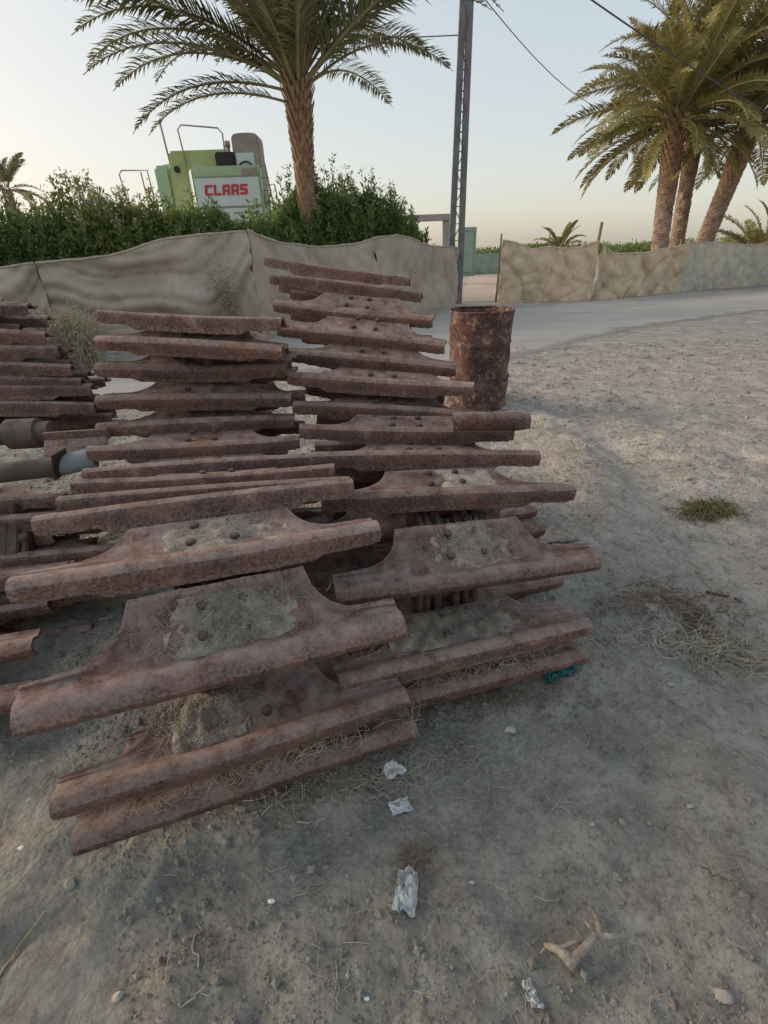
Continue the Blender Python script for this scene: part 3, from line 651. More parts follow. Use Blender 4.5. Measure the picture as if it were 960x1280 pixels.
post(rf, (9.98, 17.75), 1.55, 0.04); post(rf, (12.9, 18.8), 1.4, 0.04); post(rf, (17.5, 20.4), 1.4, 0.04)
# pale stone at the fence end
def stone(p, s, seed, m_=None, name='stone'):
    r = random.Random(seed); bm = bmesh.new(); bmesh.ops.create_icosphere(bm, subdivisions=3, radius=1)
    ax = [Vector((r.gauss(0, 1), r.gauss(0, 1), r.gauss(0, 1))).normalized() for _ in range(9)]; dd = [r.uniform(0.55, 0.95) for _ in ax]
    for v in bm.verts:
        for a, d in zip(ax, dd):
            k = v.co.dot(a)
            if k > d: v.co -= a * (k - d) * 0.92
        v.co *= 1 + 0.04 * r.uniform(-1, 1)
        v.co = Vector((v.co.x * s[0], v.co.y * s[1], v.co.z * s[2]))
    me = bpy.data.meshes.new(name); bm.to_mesh(me); bm.free(); me.materials.append(m_ or M['stone'])
    o = link(name, me); o.location = p; return o
sp = G(627, 372); o = stone((sp.x, sp.y, 0.15), (0.25, 0.12, 0.30), 3, M['paper']); tag(o, 'large pale stone leaning at the end of the tan fence', 'stone')

# ------------------------------------------------------------------ lattice pole and wires
pb_ = Vector((2.42, 16.3, 0)); HP = 9.4; lean = Vector((0.06, 0.0, 0))
pole = root('lattice_pole', pb_, 'tall grey steel lattice utility pole at the fence gap', 'utility pole')
def pp(t, sx, sy): return pb_ + lean * t + Vector((sx * (0.155 - 0.095 * t), sy * (0.12 - 0.05 * t), HP * t))
for sx in (-1, 1):
    b = MB(); b.bar(pp(0, sx, 0) - Vector((0, 0, 0.15)), pp(1, sx, 0), 0.11, 0.17)
    o = b.build('channel', M['galv'], pole, bevel=0.008)
b = MB(); n = 22
for i in range(n):
    for sy in (-1, 1):
        t0, t1 = i / n, (i + 1) / n; s0 = 1 if i % 2 else -1
        b.bar(pp(t0, s0, sy * 0.7), pp(t1, -s0, sy * 0.7), 0.035, 0.012)
    b.bar(pp(i / n, -1, 0), pp(i / n, 1, 0), 0.07, 0.02)
b.build('lacing', M['galv'], pole)
b = MB(); b.bar(pp(0.97, -5, 0), pp(0.97, 5, 0), 0.08, 0.08); b.build('crossarm', M['galv'], pole)
def wire(A, B, sag, r_, label):
    b = MB(); A, B = Vector(A), Vector(B)
    b.tube([A.lerp(B, t) - Vector((0, 0, sag * 4 * t * (1 - t))) for t in np.linspace(0, 1, 40)], r_, 5)
    o = b.build('overhead_wire', M['wire']); recenter(o, A); tag(o, label, 'wire', 'overhead wires')
w1a = at(572, 44, 16.2)
wire(w1a, at(300, 40, 24), 0.1, 0.014, 'thin overhead wire running left from the lattice pole behind the left palm')
wire(at(596, -14, 15.5), at(742, 132, 27), 0.25, 0.012, 'thin overhead wire slanting down behind the right palms from above the pole')
wire(at(700, -28, 9), at(1180, 240, 14), 0.25, 0.011, 'thick dark overhead wire crossing in front of the right palms')

# ------------------------------------------------------------------ hedge bushes
def leaf_quads(P, D, Ln, Wd, r_):
    """P centres, D directions -> kite shaped leaves"""
    n = len(P); D = D / np.linalg.norm(D, axis=1)[:, None]
    S = np.cross(D, r_.normal(size=(n, 3))); S /= np.linalg.norm(S, axis=1)[:, None] + 1e-9
    a = P; b = P + D * Ln[:, None] * 0.45 + S * Wd[:, None]; c = P + D * Ln[:, None]; d = P + D * Ln[:, None] * 0.45 - S * Wd[:, None]
    V = np.stack([a, b, c, d], 1).reshape(-1, 3); F = np.arange(n * 4).reshape(n, 4); return V, F
def bush(loc, w_, h_, label, seed, mt='leafA', stems=70, leaves=52, flowers=0, ll=0.085, spread=0.5, name='bush', group='green bushes behind the left fence', fill=2600, lw=0.011, cat='bush'):
    r_ = np.random.default_rng(seed); rt = root(name, loc, label, cat, group)
    PP = []; DD = []; sb = MB(); FP = []; FD = []
    for s in range(stems):
        a = r_.uniform(0, 2 * math.pi); rad = math.sqrt(r_.uniform(0, 1)); hgt = h_ * (0.62 + 0.38 * r_.uniform() ** 1.2) * (1 - 0.30 * rad ** 2)
        b0 = np.array([math.cos(a) * rad * w_ * 0.25, math.sin(a) * rad * w_ * 0.2, 0])
        tip = np.array([math.cos(a) * rad * w_ * 0.5 + r_.normal() * 0.08, math.sin(a) * rad * w_ * 0.26, hgt])
        mid = (b0 + tip) / 2 + np.array([math.cos(a) * rad * w_ * 0.15, math.sin(a) * rad * 0.1, 0])
        t = np.linspace(0, 1, 8)[:, None]; cv = (1 - t) ** 2 * b0 + 2 * t * (1 - t) * mid + t * t * tip
        sb.tube(cv.tolist(), [0.010 * (1 - 0.8 * q) for q in np.linspace(0, 1, 8)], 4)
        tt = r_.uniform(0.25, 1, leaves)[:, None] ** 0.8; p = (1 - tt) ** 2 * b0 + 2 * tt * (1 - tt) * mid + tt * tt * tip
        p = p + r_.normal(size=p.shape) * np.array([0.085, 0.085, 0.06]) * (1.25 - tt) * 1.0
        d = r_.normal(size=p.shape) * 0.7 + np.array([0, 0, 0.75]); PP.append(p); DD.append(d)
        if flowers and hgt > 0.7 * h_:
            for _ in range(flowers): FP.append(tip + r_.normal(size=3) * np.array([0.05, 0.05, 0.06])); FD.append(r_.normal(size=3))
    nf = int(fill * w_ * h_); q = r_.normal(size=(nf, 3)); q /= np.linalg.norm(q, axis=1)[:, None]; q *= r_.uniform(0, 1, nf)[:, None] ** 0.4
    q[:, 2] *= 1 + 0.25 * np.sin(q[:, 0] * 7 + seed) * np.cos(q[:, 1] * 5)
    PP.append(q * np.array([w_ * 0.46, w_ * 0.24, h_ * 0.36]) + np.array([0, 0, h_ * 0.46])); DD.append(r_.normal(size=(nf, 3)) + np.array([0, 0, 0.5]))
    P = np.concatenate(PP); D = np.concatenate(DD); nl = len(P)
    Ls = r_.uniform(0.6, 1.2, nl) * ll; Ws = r_.uniform(0.8, 1.3, nl) * lw
    if FP: P = np.concatenate([P, np.array(FP)]); D = np.concatenate([D, np.array(FD)]); Ls = np.r_[Ls, np.full(len(FP), 0.05)]; Ws = np.r_[Ws, np.full(len(FP), 0.016)]
    V, F = leaf_quads(P, D, Ls, Ws, r_); me = np_mesh('foliage', V, F, [M[mt], M['flower']], False)
    me.polygons.foreach_set('material_index', [0] * nl + [1] * (len(P) - nl)); link('foliage', me, rt); link('stems', sb.mesh('stems', M['stem']), rt)
    return rt
def fence_pt(px):
    """point on the left fence line seen at image column px"""
    best = None
    for (a, b_) in zip(fl[:-1], fl[1:]):
        for t in np.linspace(0, 1, 60):
            x, y = a[0] + (b_[0] - a[0]) * t, a[1] + (b_[1] - a[1]) * t
            d = Vector((x, y, 0)); v = Vector((x, y, 1.5 - H)); F_ = y * math.cos(PITCH); u_ = y * math.sin(PITCH)
            q = 480 + FPX * (x * math.cos(ROLL) - u_ * math.sin(ROLL)) / F_
            if best is None or abs(q - px) < best[0]: best = (abs(q - px), x, y)
    return best[1], best[2]
BUSH = [(-60, 262, 2.6, 'leafA', 0, 'dark green bush at the far left end of the hedge'),
        (12, 252, 2.0, 'leafA', 2, 'leafy hedge bush below the faded far palm'),
        (70, 262, 2.0, 'leafA', 2, 'low hedge bush between the far palm and the pale flowering bush'),
        (128, 236, 2.2, 'leafB', 14, 'pale flowering bush with thin sprays, left of the green harvester'),
        (183, 232, 2.0, 'leafB', 12, 'pale flowering bush covering the left foot of the green harvester'),
        (228, 252, 1.7, 'leafB', 5, 'yellow green bush in front of the corner of the harvester'),
        (285, 246, 1.9, 'leafA', 0, 'dark green bush directly under the red lettering on the harvester'),
        (338, 262, 1.8, 'leafA', 2, 'low dark bush just left of the left palm trunk'),
        (385, 264, 1.8, 'leafA', 0, 'low dark bush at the foot of the left palm trunk'),
        (432, 212, 2.1, 'leafA', 8, 'tallest bush, with a thin pale spray on top, right of the left palm trunk'),
        (487, 222, 2.2, 'leafA', 7, 'tall loose bush between the left palm and the lattice pole'),
        (534, 268, 1.4, 'leafC', 0, 'small bright green bush beside the lattice pole')]
for i, (px, row, wd, mt, fw, lab) in enumerate(BUSH):
    x, y = fence_pt(px); n_ = Vector((-0.62, 0.78, 0)) * 1.15
    bx, by = x + n_.x, y + n_.y; h_ = at(px, row, by).z
    wd_ = wd * (0.8 + by / 26)
    bush((bx, by, 0), wd_, h_ * 1.12, lab, 100 + i, mt, 120, 90, fw, ll=0.125, lw=0.019)

# dry weeds in front of the left fence
def weed(loc, h_, n, label, cat, seed, m_, spread=0.35, heads=False, name='dry_grass', rad=0.004, foot=0.25):
    r = random.Random(seed); b = MB()
    for _ in range(n):
        a = r.uniform(0, 6.28); fr_ = math.sqrt(r.random()); x0, y0 = math.cos(a) * fr_ * foot, math.sin(a) * fr_ * foot * 0.5
        hh = h_ * r.uniform(0.5, 1); dx, dy = r.gauss(0, spread) * hh, r.gauss(0, spread) * hh * 0.7
        pts = [(x0 + dx * t * t, y0 + dy * t * t, hh * t - (0.1 * hh * t ** 4)) for t in (0, 0.3, 0.6, 0.85, 1)]
        b.tube(pts, [rad, rad, rad * 0.8, rad * 0.6, rad * 0.3], 3, cap=False)
        if heads:
            for q in pts[1:]:
                for _k in range(heads):
                    p = Vector(q) + Vector((r.gauss(0, 0.05), r.gauss(0, 0.05), r.gauss(0, 0.05))); d = Vector((r.gauss(0, 1), r.gauss(0, 1), r.gauss(0, 1))).normalized() * 0.03
                    b.tube([p - d, p, p + d], [0.002, 0.010, 0.002], 4, cap=False)
    o = b.build(name, m_); o.location = loc; return tag(o, label, cat)
gp = G(92, 462); o = weed((gp.x, gp.y, 0), 1.05, 420, 'tall clump of dry yellow grass at the foot of the left fence, between two tracks', 'dry grass', 5, M['straw'], 0.28, 1, foot=0.55)
x, y = fence_pt(268); o = weed((x + 0.25, y - 0.45, 0), 1.75, 46, 'pale dried thistle against the middle of the left fence', 'dry weed', 6, M['straw'], 0.16, 4, 'dry_thistle', 0.005, 0.12)
x, y = fence_pt(400); 

# ------------------------------------------------------------------ palms
def frond_mesh(L_, el0, droop, seed, mt, full=1.0, lw=0.021, npair=96, hang=0.42):
    """frond in its own frame: leaves the crown along +X, el0 start elevation, droop total bend (radians)"""
    r = random.Random(seed); b = MB(); n = 16; pts = [Vector((0, 0, 0))]; e = el0; twist = r.uniform(-0.12, 0.12); yaw = 0
    for i in range(n):
        t = (i + 1) / n; e = el0 - droop * t ** 1.5; yaw += twist / n
        pts.append(pts[-1] + Vector((math.cos(e) * math.cos(yaw), math.cos(e) * math.sin(yaw), math.sin(e))) * L_ / n)
    b.tube(pts, [0.032 * (1 - 0.9 * i / n) + 0.004 for i in range(n + 1)], 5, mi=1)
    V = []; F = []
    for k in range(npair):
        t = 0.14 + 0.86 * k / (npair - 1); q = t * n; i = min(int(q), n - 1); p = pts[i].lerp(pts[i + 1], q - i); T = (pts[i + 1] - pts[i]).normalized()
        side = T.cross(Vector((0, 0, 1))).normalized(); up = side.cross(T).normalized()
        ll = L_ * 0.135 * (math.sin(math.pi * min(1, 0.10 + t * 0.93)) ** 0.5) * full * r.uniform(0.8, 1.12)
        for s in (-1, 1):
            if r.random() < 0.05: continue
            d = (side * s * r.uniform(0.75, 1) + T * r.uniform(0.55, 0.95) + up * r.uniform(0.05, 0.5)).normalized()
            d2 = (d + Vector((0, 0, -hang)) * r.uniform(0.5, 1.2)).normalized()
            wv = d.cross(up).normalized() * lw * r.uniform(0.8, 1.2)
            m0 = p + d * ll * 0.5; tip = m0 + d2 * ll * 0.5; j = len(V)
            V += [p - wv * 0.4, p + wv * 0.4, m0 + wv, m0 - wv, tip]; F += [(j, j + 1, j + 2, j + 3), (j + 3, j + 2, j + 4)]
    b.add(V, F, 0)
    me = bpy.data.meshes.new('frond'); me.from_pydata(b.v, [], b.f); me.materials.append(mt); me.materials.append(M['rachis']); me.polygons.foreach_set('material_index', b.m)
    return me
def palm(base, top, r0, r1, label, seed, fronds, mt, L_, boots=True, variants=7, group='palm trees', spread=0.30, cat='palm tree', el_hi=82, el_lo=-25, extra=(), shag=0, dr0=30, dr1=42, vmax=None):
    r = random.Random(seed); base = Vector(base); top = Vector(top); rt = root('palm_tree', base, label, cat, group); ax = top - base; Ht = ax.length; ax.normalize()
    Q = ax.to_track_quat('Z', 'Y').to_matrix()
    # trunk: stacked leaf scars
    n = max(4, int(Ht / 0.06)); seg = 22; V = []
    for i in range(n * 2 + 1):
        t = i / (n * 2); rad = r0 + (r1 - r0) * t + (0.02 if i % 2 else 0)
        bend = Vector((math.sin(t * 3 + seed) * 0.05, 0, 0)) * min(1, t * 4) * (1 - t)
        for k in range(seg):
            a = 2 * math.pi * k / seg + (0.14 if (i // 2) % 2 else 0); rr_ = rad + 0.018 * r.uniform(-1, 1)
            V.append(Q @ Vector((rr_ * math.cos(a), rr_ * math.sin(a), 0)) + ax * (Ht * t) + bend)
    F = [(i * seg + k, i * seg + (k + 1) % seg, (i + 1) * seg + (k + 1) % seg, (i + 1) * seg + k) for i in range(n * 2) for k in range(seg)] + [tuple(n * 2 * seg + k for k in range(seg))]
    b = MB(); b.add(V, F); link('trunk', b.mesh('trunk', M['bark']), rt)
    # old leaf bases (boots) around the upper trunk
    if boots:
        b = MB(); nb = 210; zone = min(Ht * 0.62, 2.4)
        for k in range(nb):
            t = k / nb; a = k * 2.39996; z = Ht - zone * (1 - t) * 1.0; fl_ = 0.35 + 0.9 * t ** 2
            rad = r0 + (r1 - r0) * (z / Ht); d = Vector((math.cos(a), math.sin(a), 0)); sd_ = Vector((-math.sin(a), math.cos(a), 0)); ln = 0.13 + 0.22 * t + r.uniform(0, 0.07)
            p = d * rad * 0.9 + Vector((0, 0, z)); q = p + (d * fl_ * 0.55 + Vector((0, 0, 1))).normalized() * ln
            wd = 0.075 - 0.02 * t; th = d * 0.03
            P8 = [p - sd_ * wd, p + sd_ * wd, p + sd_ * wd + th, p - sd_ * wd + th, q - sd_ * wd * 0.45, q + sd_ * wd * 0.45, q + sd_ * wd * 0.4 + th * 0.5, q - sd_ * wd * 0.4 + th * 0.5]
            b.add([Q @ v for v in P8], [(0, 3, 2, 1), (4, 5, 6, 7), (0, 1, 5, 4), (2, 3, 7, 6), (1, 2, 6, 5), (0, 4, 7, 3)])
        link('leaf_bases', b.mesh('leaf_bases', M['boot']), rt)
    ms = []
    for v in range(variants):
        q = v / (variants - 1); el = R(el_hi + (el_lo - el_hi) * q)
        ms.append(frond_mesh(L_ * (0.85 + 0.15 * math.sin(math.pi * q)), el, R((dr0 + dr1 * (1 - abs(q - 0.55))) * (0.75 + 0.5 * r.random())), seed * 31 + v, mt))
    crown = Matrix.Translation(ax * Ht)
    def add(az, v, tilt=0.0, dz=0.0, sc=1.0):
        link('frond', ms[v], rt, crown @ Matrix.Translation((0, 0, dz)) @ Matrix.Rotation(az, 4, 'Z') @ Matrix.Translation((r1 * 0.45, 0, 0)) @ Matrix.Rotation(tilt, 4, 'X') @ Matrix.Scale(sc, 4))
    for k in range(fronds):
        q = k / max(1, fronds - 1); v = min((vmax or variants) - 1, int((q ** 1.1) * (vmax or variants))); add(k * 2.39996 + r.uniform(-0.35, 0.35), min(variants - 1, max(0, v + r.choice((-1, 0, 0, 1)))), r.uniform(-0.5, 0.5), 0.25 * (1 - q) - 0.1, r.uniform(0.88, 1.1))
    for (az, v, sc, dz) in extra: add(R(az), v, 0, dz, sc)
    if shag:
        for k in range(shag): 
            o = link('dead_frond', SHAGM, rt, crown @ Matrix.Translation((0, 0, -0.35)) @ Matrix.Rotation(k * 2.4, 4, 'Z') @ Matrix.Scale(r.uniform(0.7, 1.1), 4))
    return rt
SHAGM = frond_mesh(1.5, R(-20), R(75), 5, M['straw'], 0.6, 0.012, 30, 0.9)
pY = 13.2; lt = at(372, 108, pY); lb = at(383, 300, pY)
palm((lb.x + 0.05, pY, 0), (lt.x, pY, lt.z), 0.145, 0.20, 'big date palm with shaggy orange brown trunk top behind the hedge, right of the harvester', 1, 46, M['frond'], 4.7,
     extra=((178, 8, 1.03, 0.1), (190, 9, 0.98, 0.0), (184, 11, 0.93, -0.1), (172, 9, 0.98, 0.05), (193, 11, 0.82, -0.3), (182, 7, 1.0, 0.1), (8, 5, 1.0, 0.1), (-6, 6, 0.95, 0)), el_lo=14, dr0=30, dr1=45, vmax=8, variants=12)
Yp = 20.0
def rp(bpx, brow, tpx, trow, Yd, r0, r1, lab, seed, nf, L_, **k):
    a = at(bpx, brow, Yd); c = at(tpx, trow, Yd); d = c - a; base = a - d * (a.z / d.z)
    return palm(base, c, r0, r1, lab, seed, nf, M['frond_gold'], L_, **k)
rp(824, 310, 846, 150, 19.5, 0.25, 0.29, 'leftmost of three tall palms behind the right fence, upright ringed trunk', 2, 80, 3.7, el_lo=-22, dr0=22, dr1=40, variants=14)
rp(846, 308, 878, 118, 21.5, 0.24, 0.25, 'middle of the three tall palms behind the right fence, slim smooth trunk', 3, 50, 4.5, el_lo=8, variants=10)
rp(880, 306, 942, 150, 20.5, 0.27, 0.30, 'rightmost of three tall palms behind the right fence, trunk leaning right', 4, 60, 4.4, el_lo=-8, shag=5, variants=10)
palm((14.9, 20.6, 0), (14.9, 20.6, 0.55), 0.3, 0.28, 'low bushy young palm at the right edge, fronds just above the fence', 5, 22, M['frond_gold'], 3.0, boots=False, el_lo=20, variants=5)
a = at(8, 262, 45); palm((a.x, 45, 0), at(8, 236, 45), 0.35, 0.35, 'faint far palm at the left edge behind the hedge', 6, 22, M['frond'], 3.2, boots=False, el_lo=0, variants=5)
a = at(700, 306, 30); palm((a.x, 30, 0), (a.x, 30, 1.35), 0.3, 0.3, 'small distant palm showing only its frond tips above the tan fence', 7, 16, M['frond_gold'], 1.6, boots=False, el_lo=15, variants=5)

# ------------------------------------------------------------------ green harvester behind the hedge
hY = 18.0
def hp(px, py, dy=0.0): return at(px, py, hY + dy)
hb = hp(270, 262); cb = root('combine_harvester', (hb.x, hY + 1.2, 0), 'green combine harvester with white side panel and red lettering behind the hedge', 'harvester')
S = (hp(330, 240) - hp(250, 240)).length / 80.0           # metres per photo pixel here
x0 = hp(250, 235).x; zc = lambda r_: hp(280, r_).z
def hbox(name, xa, xb, za, zb, ya, yb, m_, bevel=0.03, parent=None, shear=0.0):
    b = MB(); P = [(x + (shear if z == zb else 0), y, z) for x in (xa, xb) for y in (ya, yb) for z in (za, zb)]
    b.add(P, [(0, 1, 3, 2), (4, 6, 7, 5), (0, 4, 5, 1), (2, 3, 7, 6), (0, 2, 6, 4), (1, 5, 7, 3)])
    return b.build(name, m_, parent or cb, bevel=bevel)
# side engine cover with white panel
zt, zbm = zc(207), 1.5
panel_l, panel_r = hp(243, 235).x, hp(327, 235).x
hbox('engine_cover', panel_l, panel_r, zbm, zt, hY, hY + 1.3, M['paint_pale'], 0.04)
wl, wr, wb, wt = panel_l + 0.06, panel_r - 0.06, zc(258), zc(222)
pn = hbox('white_panel', wl, wr, wb, wt, hY - 0.02, hY + 0.03, M['paint_white'], 0.008)
hbox('lower_panel', wl, wr, zbm, wb - 0.05, hY - 0.018, hY + 0.03, M['paint_white'], 0.008)
hbox('warning_plate', panel_r - 0.55, panel_r - 0.08, zc(221), zc(211), hY - 0.018, hY + 0.02, M['machine_grey'], 0.004)
b = MB(); LW = (hp(312, 238).x - hp(257, 238).x) / 5.0; tl = hp(257, 245); lh = LW * 1.02; st_ = LW * 0.24; wl_ = LW * 0.86
def bars(kind, ox):
    u = lambda x, z: (tl.x + ox + x + 0.12 * z, tl.z + z); yy = (hY - 0.034, hY - 0.019)
    def poly(pts):
        P = [u(*p) for p in pts]; n = len(P)
        b.add([(x, y_, z) for y_ in yy for x, z in P], [tuple(range(n)), tuple(reversed(range(n, 2 * n)))] + [(k, (k + 1) % n, n + (k + 1) % n, n + k) for k in range(n)])
    c = st_ * 0.45; a, h = wl_, lh
    if kind == 'C': poly([(c, 0), (a, 0), (a, st_), (st_ * 1.2, st_), (st_ * 1.2, h - st_), (a, h - st_), (a, h), (c, h), (0, h - c), (0, c)])
    if kind == 'L': poly([(0, 0), (a, 0), (a, st_), (st_ * 1.2, st_), (st_ * 1.2, h), (0, h)])
    if kind == 'A': poly([(0, 0), (st_ * 1.2, 0), (st_ * 1.2, h * 0.28), (a - st_ * 1.2, h * 0.28), (a - st_ * 1.2, h * 0.28 + st_), (st_ * 1.2, h * 0.28 + st_), (st_ * 1.2, h - st_), (a - st_ * 1.2, h - st_), (a - st_ * 1.2, 0), (a, 0), (a, h - c), (a - c, h), (c, h), (0, h - c)])
    if kind == 'S': poly([(0, 0), (a - c, 0), (a, c), (a, h / 2 + st_ / 2 - c), (a - c, h / 2 + st_ / 2), (st_ * 1.2, h / 2 + st_ / 2), (st_ * 1.2, h - st_), (a, h - st_), (a, h), (c, h), (0, h - c), (0, h / 2 - st_ / 2 + c), (c, h / 2 - st_ / 2), (a - st_ * 1.2, h / 2 - st_ / 2), (a - st_ * 1.2, st_), (0, st_)])
for k, ch in enumerate('CLAAS'): bars(ch, k * LW)
b.build('lettering', M['paint_red'], cb)
for k in range(4):
    b = MB(); b.box((panel_l + 0.35 + k * 0.45, hY - 0.022, zc(262) - 0.1), (0.28, 0.01, 0.05)); b.build('vent', M['machine_grey'], cb)
b = MB(); b.box(((panel_l + panel_r) / 2, hY - 0.022, wb - 0.022), (wr - wl, 0.012, 0.03)); b.box(((panel_l + panel_r) / 2, hY - 0.022, wt + 0.03), (wr - wl, 0.012, 0.02)); b.build('seam_strip', M['machine_grey'], cb)
# white side wall left of the cover (slanted)
b = MB(); xa = panel_l
b.add([(xa - 0.03, hY + 0.05, zbm), (xa - 0.03, hY + 0.05, zt - 0.05), (xa - 0.45, hY + 0.9, zbm), (xa - 0.45, hY + 0.9, zt - 0.1), (xa + 0.0, hY + 1.2, zbm), (xa + 0.0, hY + 1.2, zt - 0.1)], [(0, 1, 3, 2), (2, 3, 5, 4), (0, 2, 4), (1, 5, 3), (0, 4, 5, 1)])
b.build('side_guard', M['paint_white'], cb)
# grain tank
tz0, tz1 = 1.6, zc(181); ta, tb = hp(200, 215).x, hp(283, 215).x
tk = MB(); P = [(ta - 0.05, hY + 0.6, tz0), (ta + 0.15, hY + 0.6, tz1), (ta - 0.05, hY + 3.4, tz0), (ta + 0.15, hY + 3.4, tz1), (tb, hY + 0.6, tz0), (tb, hY + 0.6, tz1), (tb, hY + 3.4, tz0), (tb, hY + 3.4, tz1)]
tk.add(P, [(0, 1, 3, 2), (4, 6, 7, 5), (0, 4, 5, 1), (2, 3, 7, 6), (0, 2, 6, 4), (1, 5, 7, 3)]); tk.build('grain_tank', M['paint_green'], cb, bevel=0.06)
b = MB(); b.box(((ta + tb) / 2 + 0.3, hY + 0.59, tz1 - 0.55), (tb - ta - 0.75, 0.05, 0.04)); b.box((ta + 0.6, hY + 0.59, (tz0 + tz1) / 2), (0.05, 0.05, tz1 - tz0 - 0.2)); b.build('tank_rib', M['paint_green'], cb, bevel=0.005)
b = MB(); b.tube([(ta + 0.35, hY + 0.62, zc(206)), (ta + 0.35, hY + 0.54, zc(206))], 0.09, 16); b.build('tank_port', M['rubber'], cb)
hbox('cab_rear', hp(180, 215).x, ta + 0.02, 1.6, zc(198), hY + 0.8, hY + 3.0, M['paint_pale'], 0.08)
b = MB(); b.box((hp(200, 225).x + 0.1, hY + 0.97, zc(235)), (0.35, 0.05, 1.6), (0, R(-8), 0)); b.build('side_strip', M['paint_white'], cb, bevel=0.01)
# grey rounded elevator housing at right
ca, cbx = hp(289, 200).x, hp(323, 200).x; zt2 = zc(163)
b = MB(); prof = []
for k in range(9):
    a_ = math.pi * k / 8; prof.append(((ca + cbx) / 2 - math.cos(a_) * (cbx - ca) / 2, zt2 - 0.16 + 0.16 * math.sin(a_) ** 0.35))
prof = [(ca, 1.5)] + prof + [(cbx, 1.5)]
V = [(x, yy, z) for yy in (hY + 0.35, hY + 1.1) for x, z in prof]; n = len(prof)
b.add(V, [tuple(range(n)), tuple(reversed(range(n, 2 * n)))] + [(k, (k + 1) % n, n + (k + 1) % n, n + k) for k in range(n)]); b.build('elevator_housing', M['machine_grey'], cb, bevel=0.03)
b = MB(); b.box(((ca + cbx) / 2 - 0.05, hY + 0.34, zt2 - 1.15), (cbx - ca - 0.25, 0.05, 1.3)); b.build('housing_door', M['paint_white'], cb, bevel=0.02)
b = MB(); b.tube([((ca + cbx) / 2 + 0.3 * math.cos(a_) - 0.05, hY + 0.26, zt2 - 1.15 + 0.42 * math.sin(a_)) for a_ in np.linspace(0.1, 2.6, 14)], 0.025, 8); b.build('hose', M['rubber'], cb, smooth=True)
b = MB(); b.tube([(tb + 0.03, hY + 0.5, zc(212)), (tb + 0.03, hY + 0.5, zc(175))], 0.07, 14); b.tube([(tb + 0.03, hY + 0.5, zc(180)), (tb + 0.03, hY + 0.5, zc(172))], 0.09, 14); b.build('exhaust', M['machine_grey'], cb, smooth=True)
hbox('engine', tb - 0.35, ca + 0.05, zt - 0.02, zt + 0.38, hY + 0.25, hY + 1.0, M['rubber'], 0.04)
def rail(pts, r_=0.022): 
    b = MB(); b.tube(pts, r_, 8); b.build('handrail', M['machine_grey'], cb, smooth=True)
yR = hY + 0.55
rail([hp(233, 205, .5), hp(222, 162, .5), hp(226, 156, .5), hp(272, 160, .5), hp(278, 167, .5), hp(283, 206, .5)])
rail([hp(213, 205, .7), hp(207, 182, .7), hp(199, 150, .7)], 0.03)
rail([hp(172, 290, .9), hp(149, 218, .9), hp(152, 213, .9), hp(184, 213, .9), hp(203, 290, .9)])
rail([hp(194, 290, .9), hp(176, 215, .9)])
rail([hp(343, 262, .2), hp(331, 205, .2), hp(322, 212, .2), hp(334, 262, .2)], 0.025)
rail([hp(350, 262, .2), hp(343, 230, .2), hp(333, 232, .2)], 0.02)
for rr_ in (222, 238, 252): rail([hp(325 + (rr_ - 212) * 0.22, rr_, .2), hp(334 + (rr_ - 212) * 0.22, rr_, .2)], 0.018)
# chassis and wheels down behind the hedge
hbox('chassis', hp(190, 230).x, cbx - 0.1, 0.75, 1.62, hY + 0.4, hY + 3.2, M['paint_green'], 0.05)
for (wx, wy, wr_) in ((ta + 0.4, hY + 0.35, 0.85), (ta + 0.4, hY + 3.4, 0.85), (cbx - 0.7, hY + 0.5, 0.55), (cbx - 0.7, hY + 3.2, 0.55)):
    b = MB(); b.lathe([(wr_ * 0.55, -0.22), (wr_ * 0.9, -0.24), (wr_, -0.16), (wr_, 0.16), (wr_ * 0.9, 0.24), (wr_ * 0.55, 0.22), (wr_ * 0.55, -0.22)], 32, 'Y', (wx, wy, wr_)); wo = b.build('wheel', M['rubber'], cb)
    b = MB(); b.lathe([(0.0, -0.10), (wr_ * 0.3, -0.10), (wr_ * 0.55, -0.2), (wr_ * 0.55, 0.2), (wr_ * 0.3, 0.1), (0, 0.1)], 24, 'Y', (wx, wy, wr_)); 
    ROOT_LOC[wo.name] = ROOT_LOC[cb.name]; b.build('rim', M['paint_white'], wo)

# ------------------------------------------------------------------ far things in the gap and along the horizon
a = at(585, 345, 33); 
b = MB(); b.box((0, 0, 1.3), (0.95, 0.2, 2.6)); b.box((0, -0.12, 1.3), (0.7, 0.04, 2.2)); o = b.build('gate_screen', M['teal_net'], None, bevel=0.02); o.location = (a.x - 0.1, 33, 0); tag(o, 'tall pale green screen panel seen through the gap beside the pole', 'panel')
wrt = root('net_fence', (a.x + 1.2, 34.5, 0), 'low faded turquoise net fence far behind the gap', 'fence')
for k in range(3):
    cloth((a.x - 0.8 + k * 2.4, 34.5), (a.x + 1.6 + k * 2.4, 34.5), 0, 1.15, 1.15, M['teal_net'], wrt, 40 + k, 0.04, 0.04, 'flat', 40, 14)
    post(wrt, (a.x - 0.8 + k * 2.4, 34.6), 1.35, 0.04)
a = at(548, 285, 26); prt = root('concrete_portal', (a.x, 26, 0), 'pale concrete gateway frame between the hedge and the lattice pole', 'gateway')
for dx in (-1.6, 0.35):
    b = MB(); b.box((a.x + dx, 26, at(548, 276, 26).z / 2), (0.3, 0.3, at(548, 276, 26).z)); b.build('pillar', M['concrete'], prt, bevel=0.01)
b = MB(); zt_ = at(548, 272, 26).z; b.box((a.x - 0.6, 26, zt_), (2.7, 0.5, 0.26)); b.build('lintel', M['concrete'], prt, bevel=0.01)
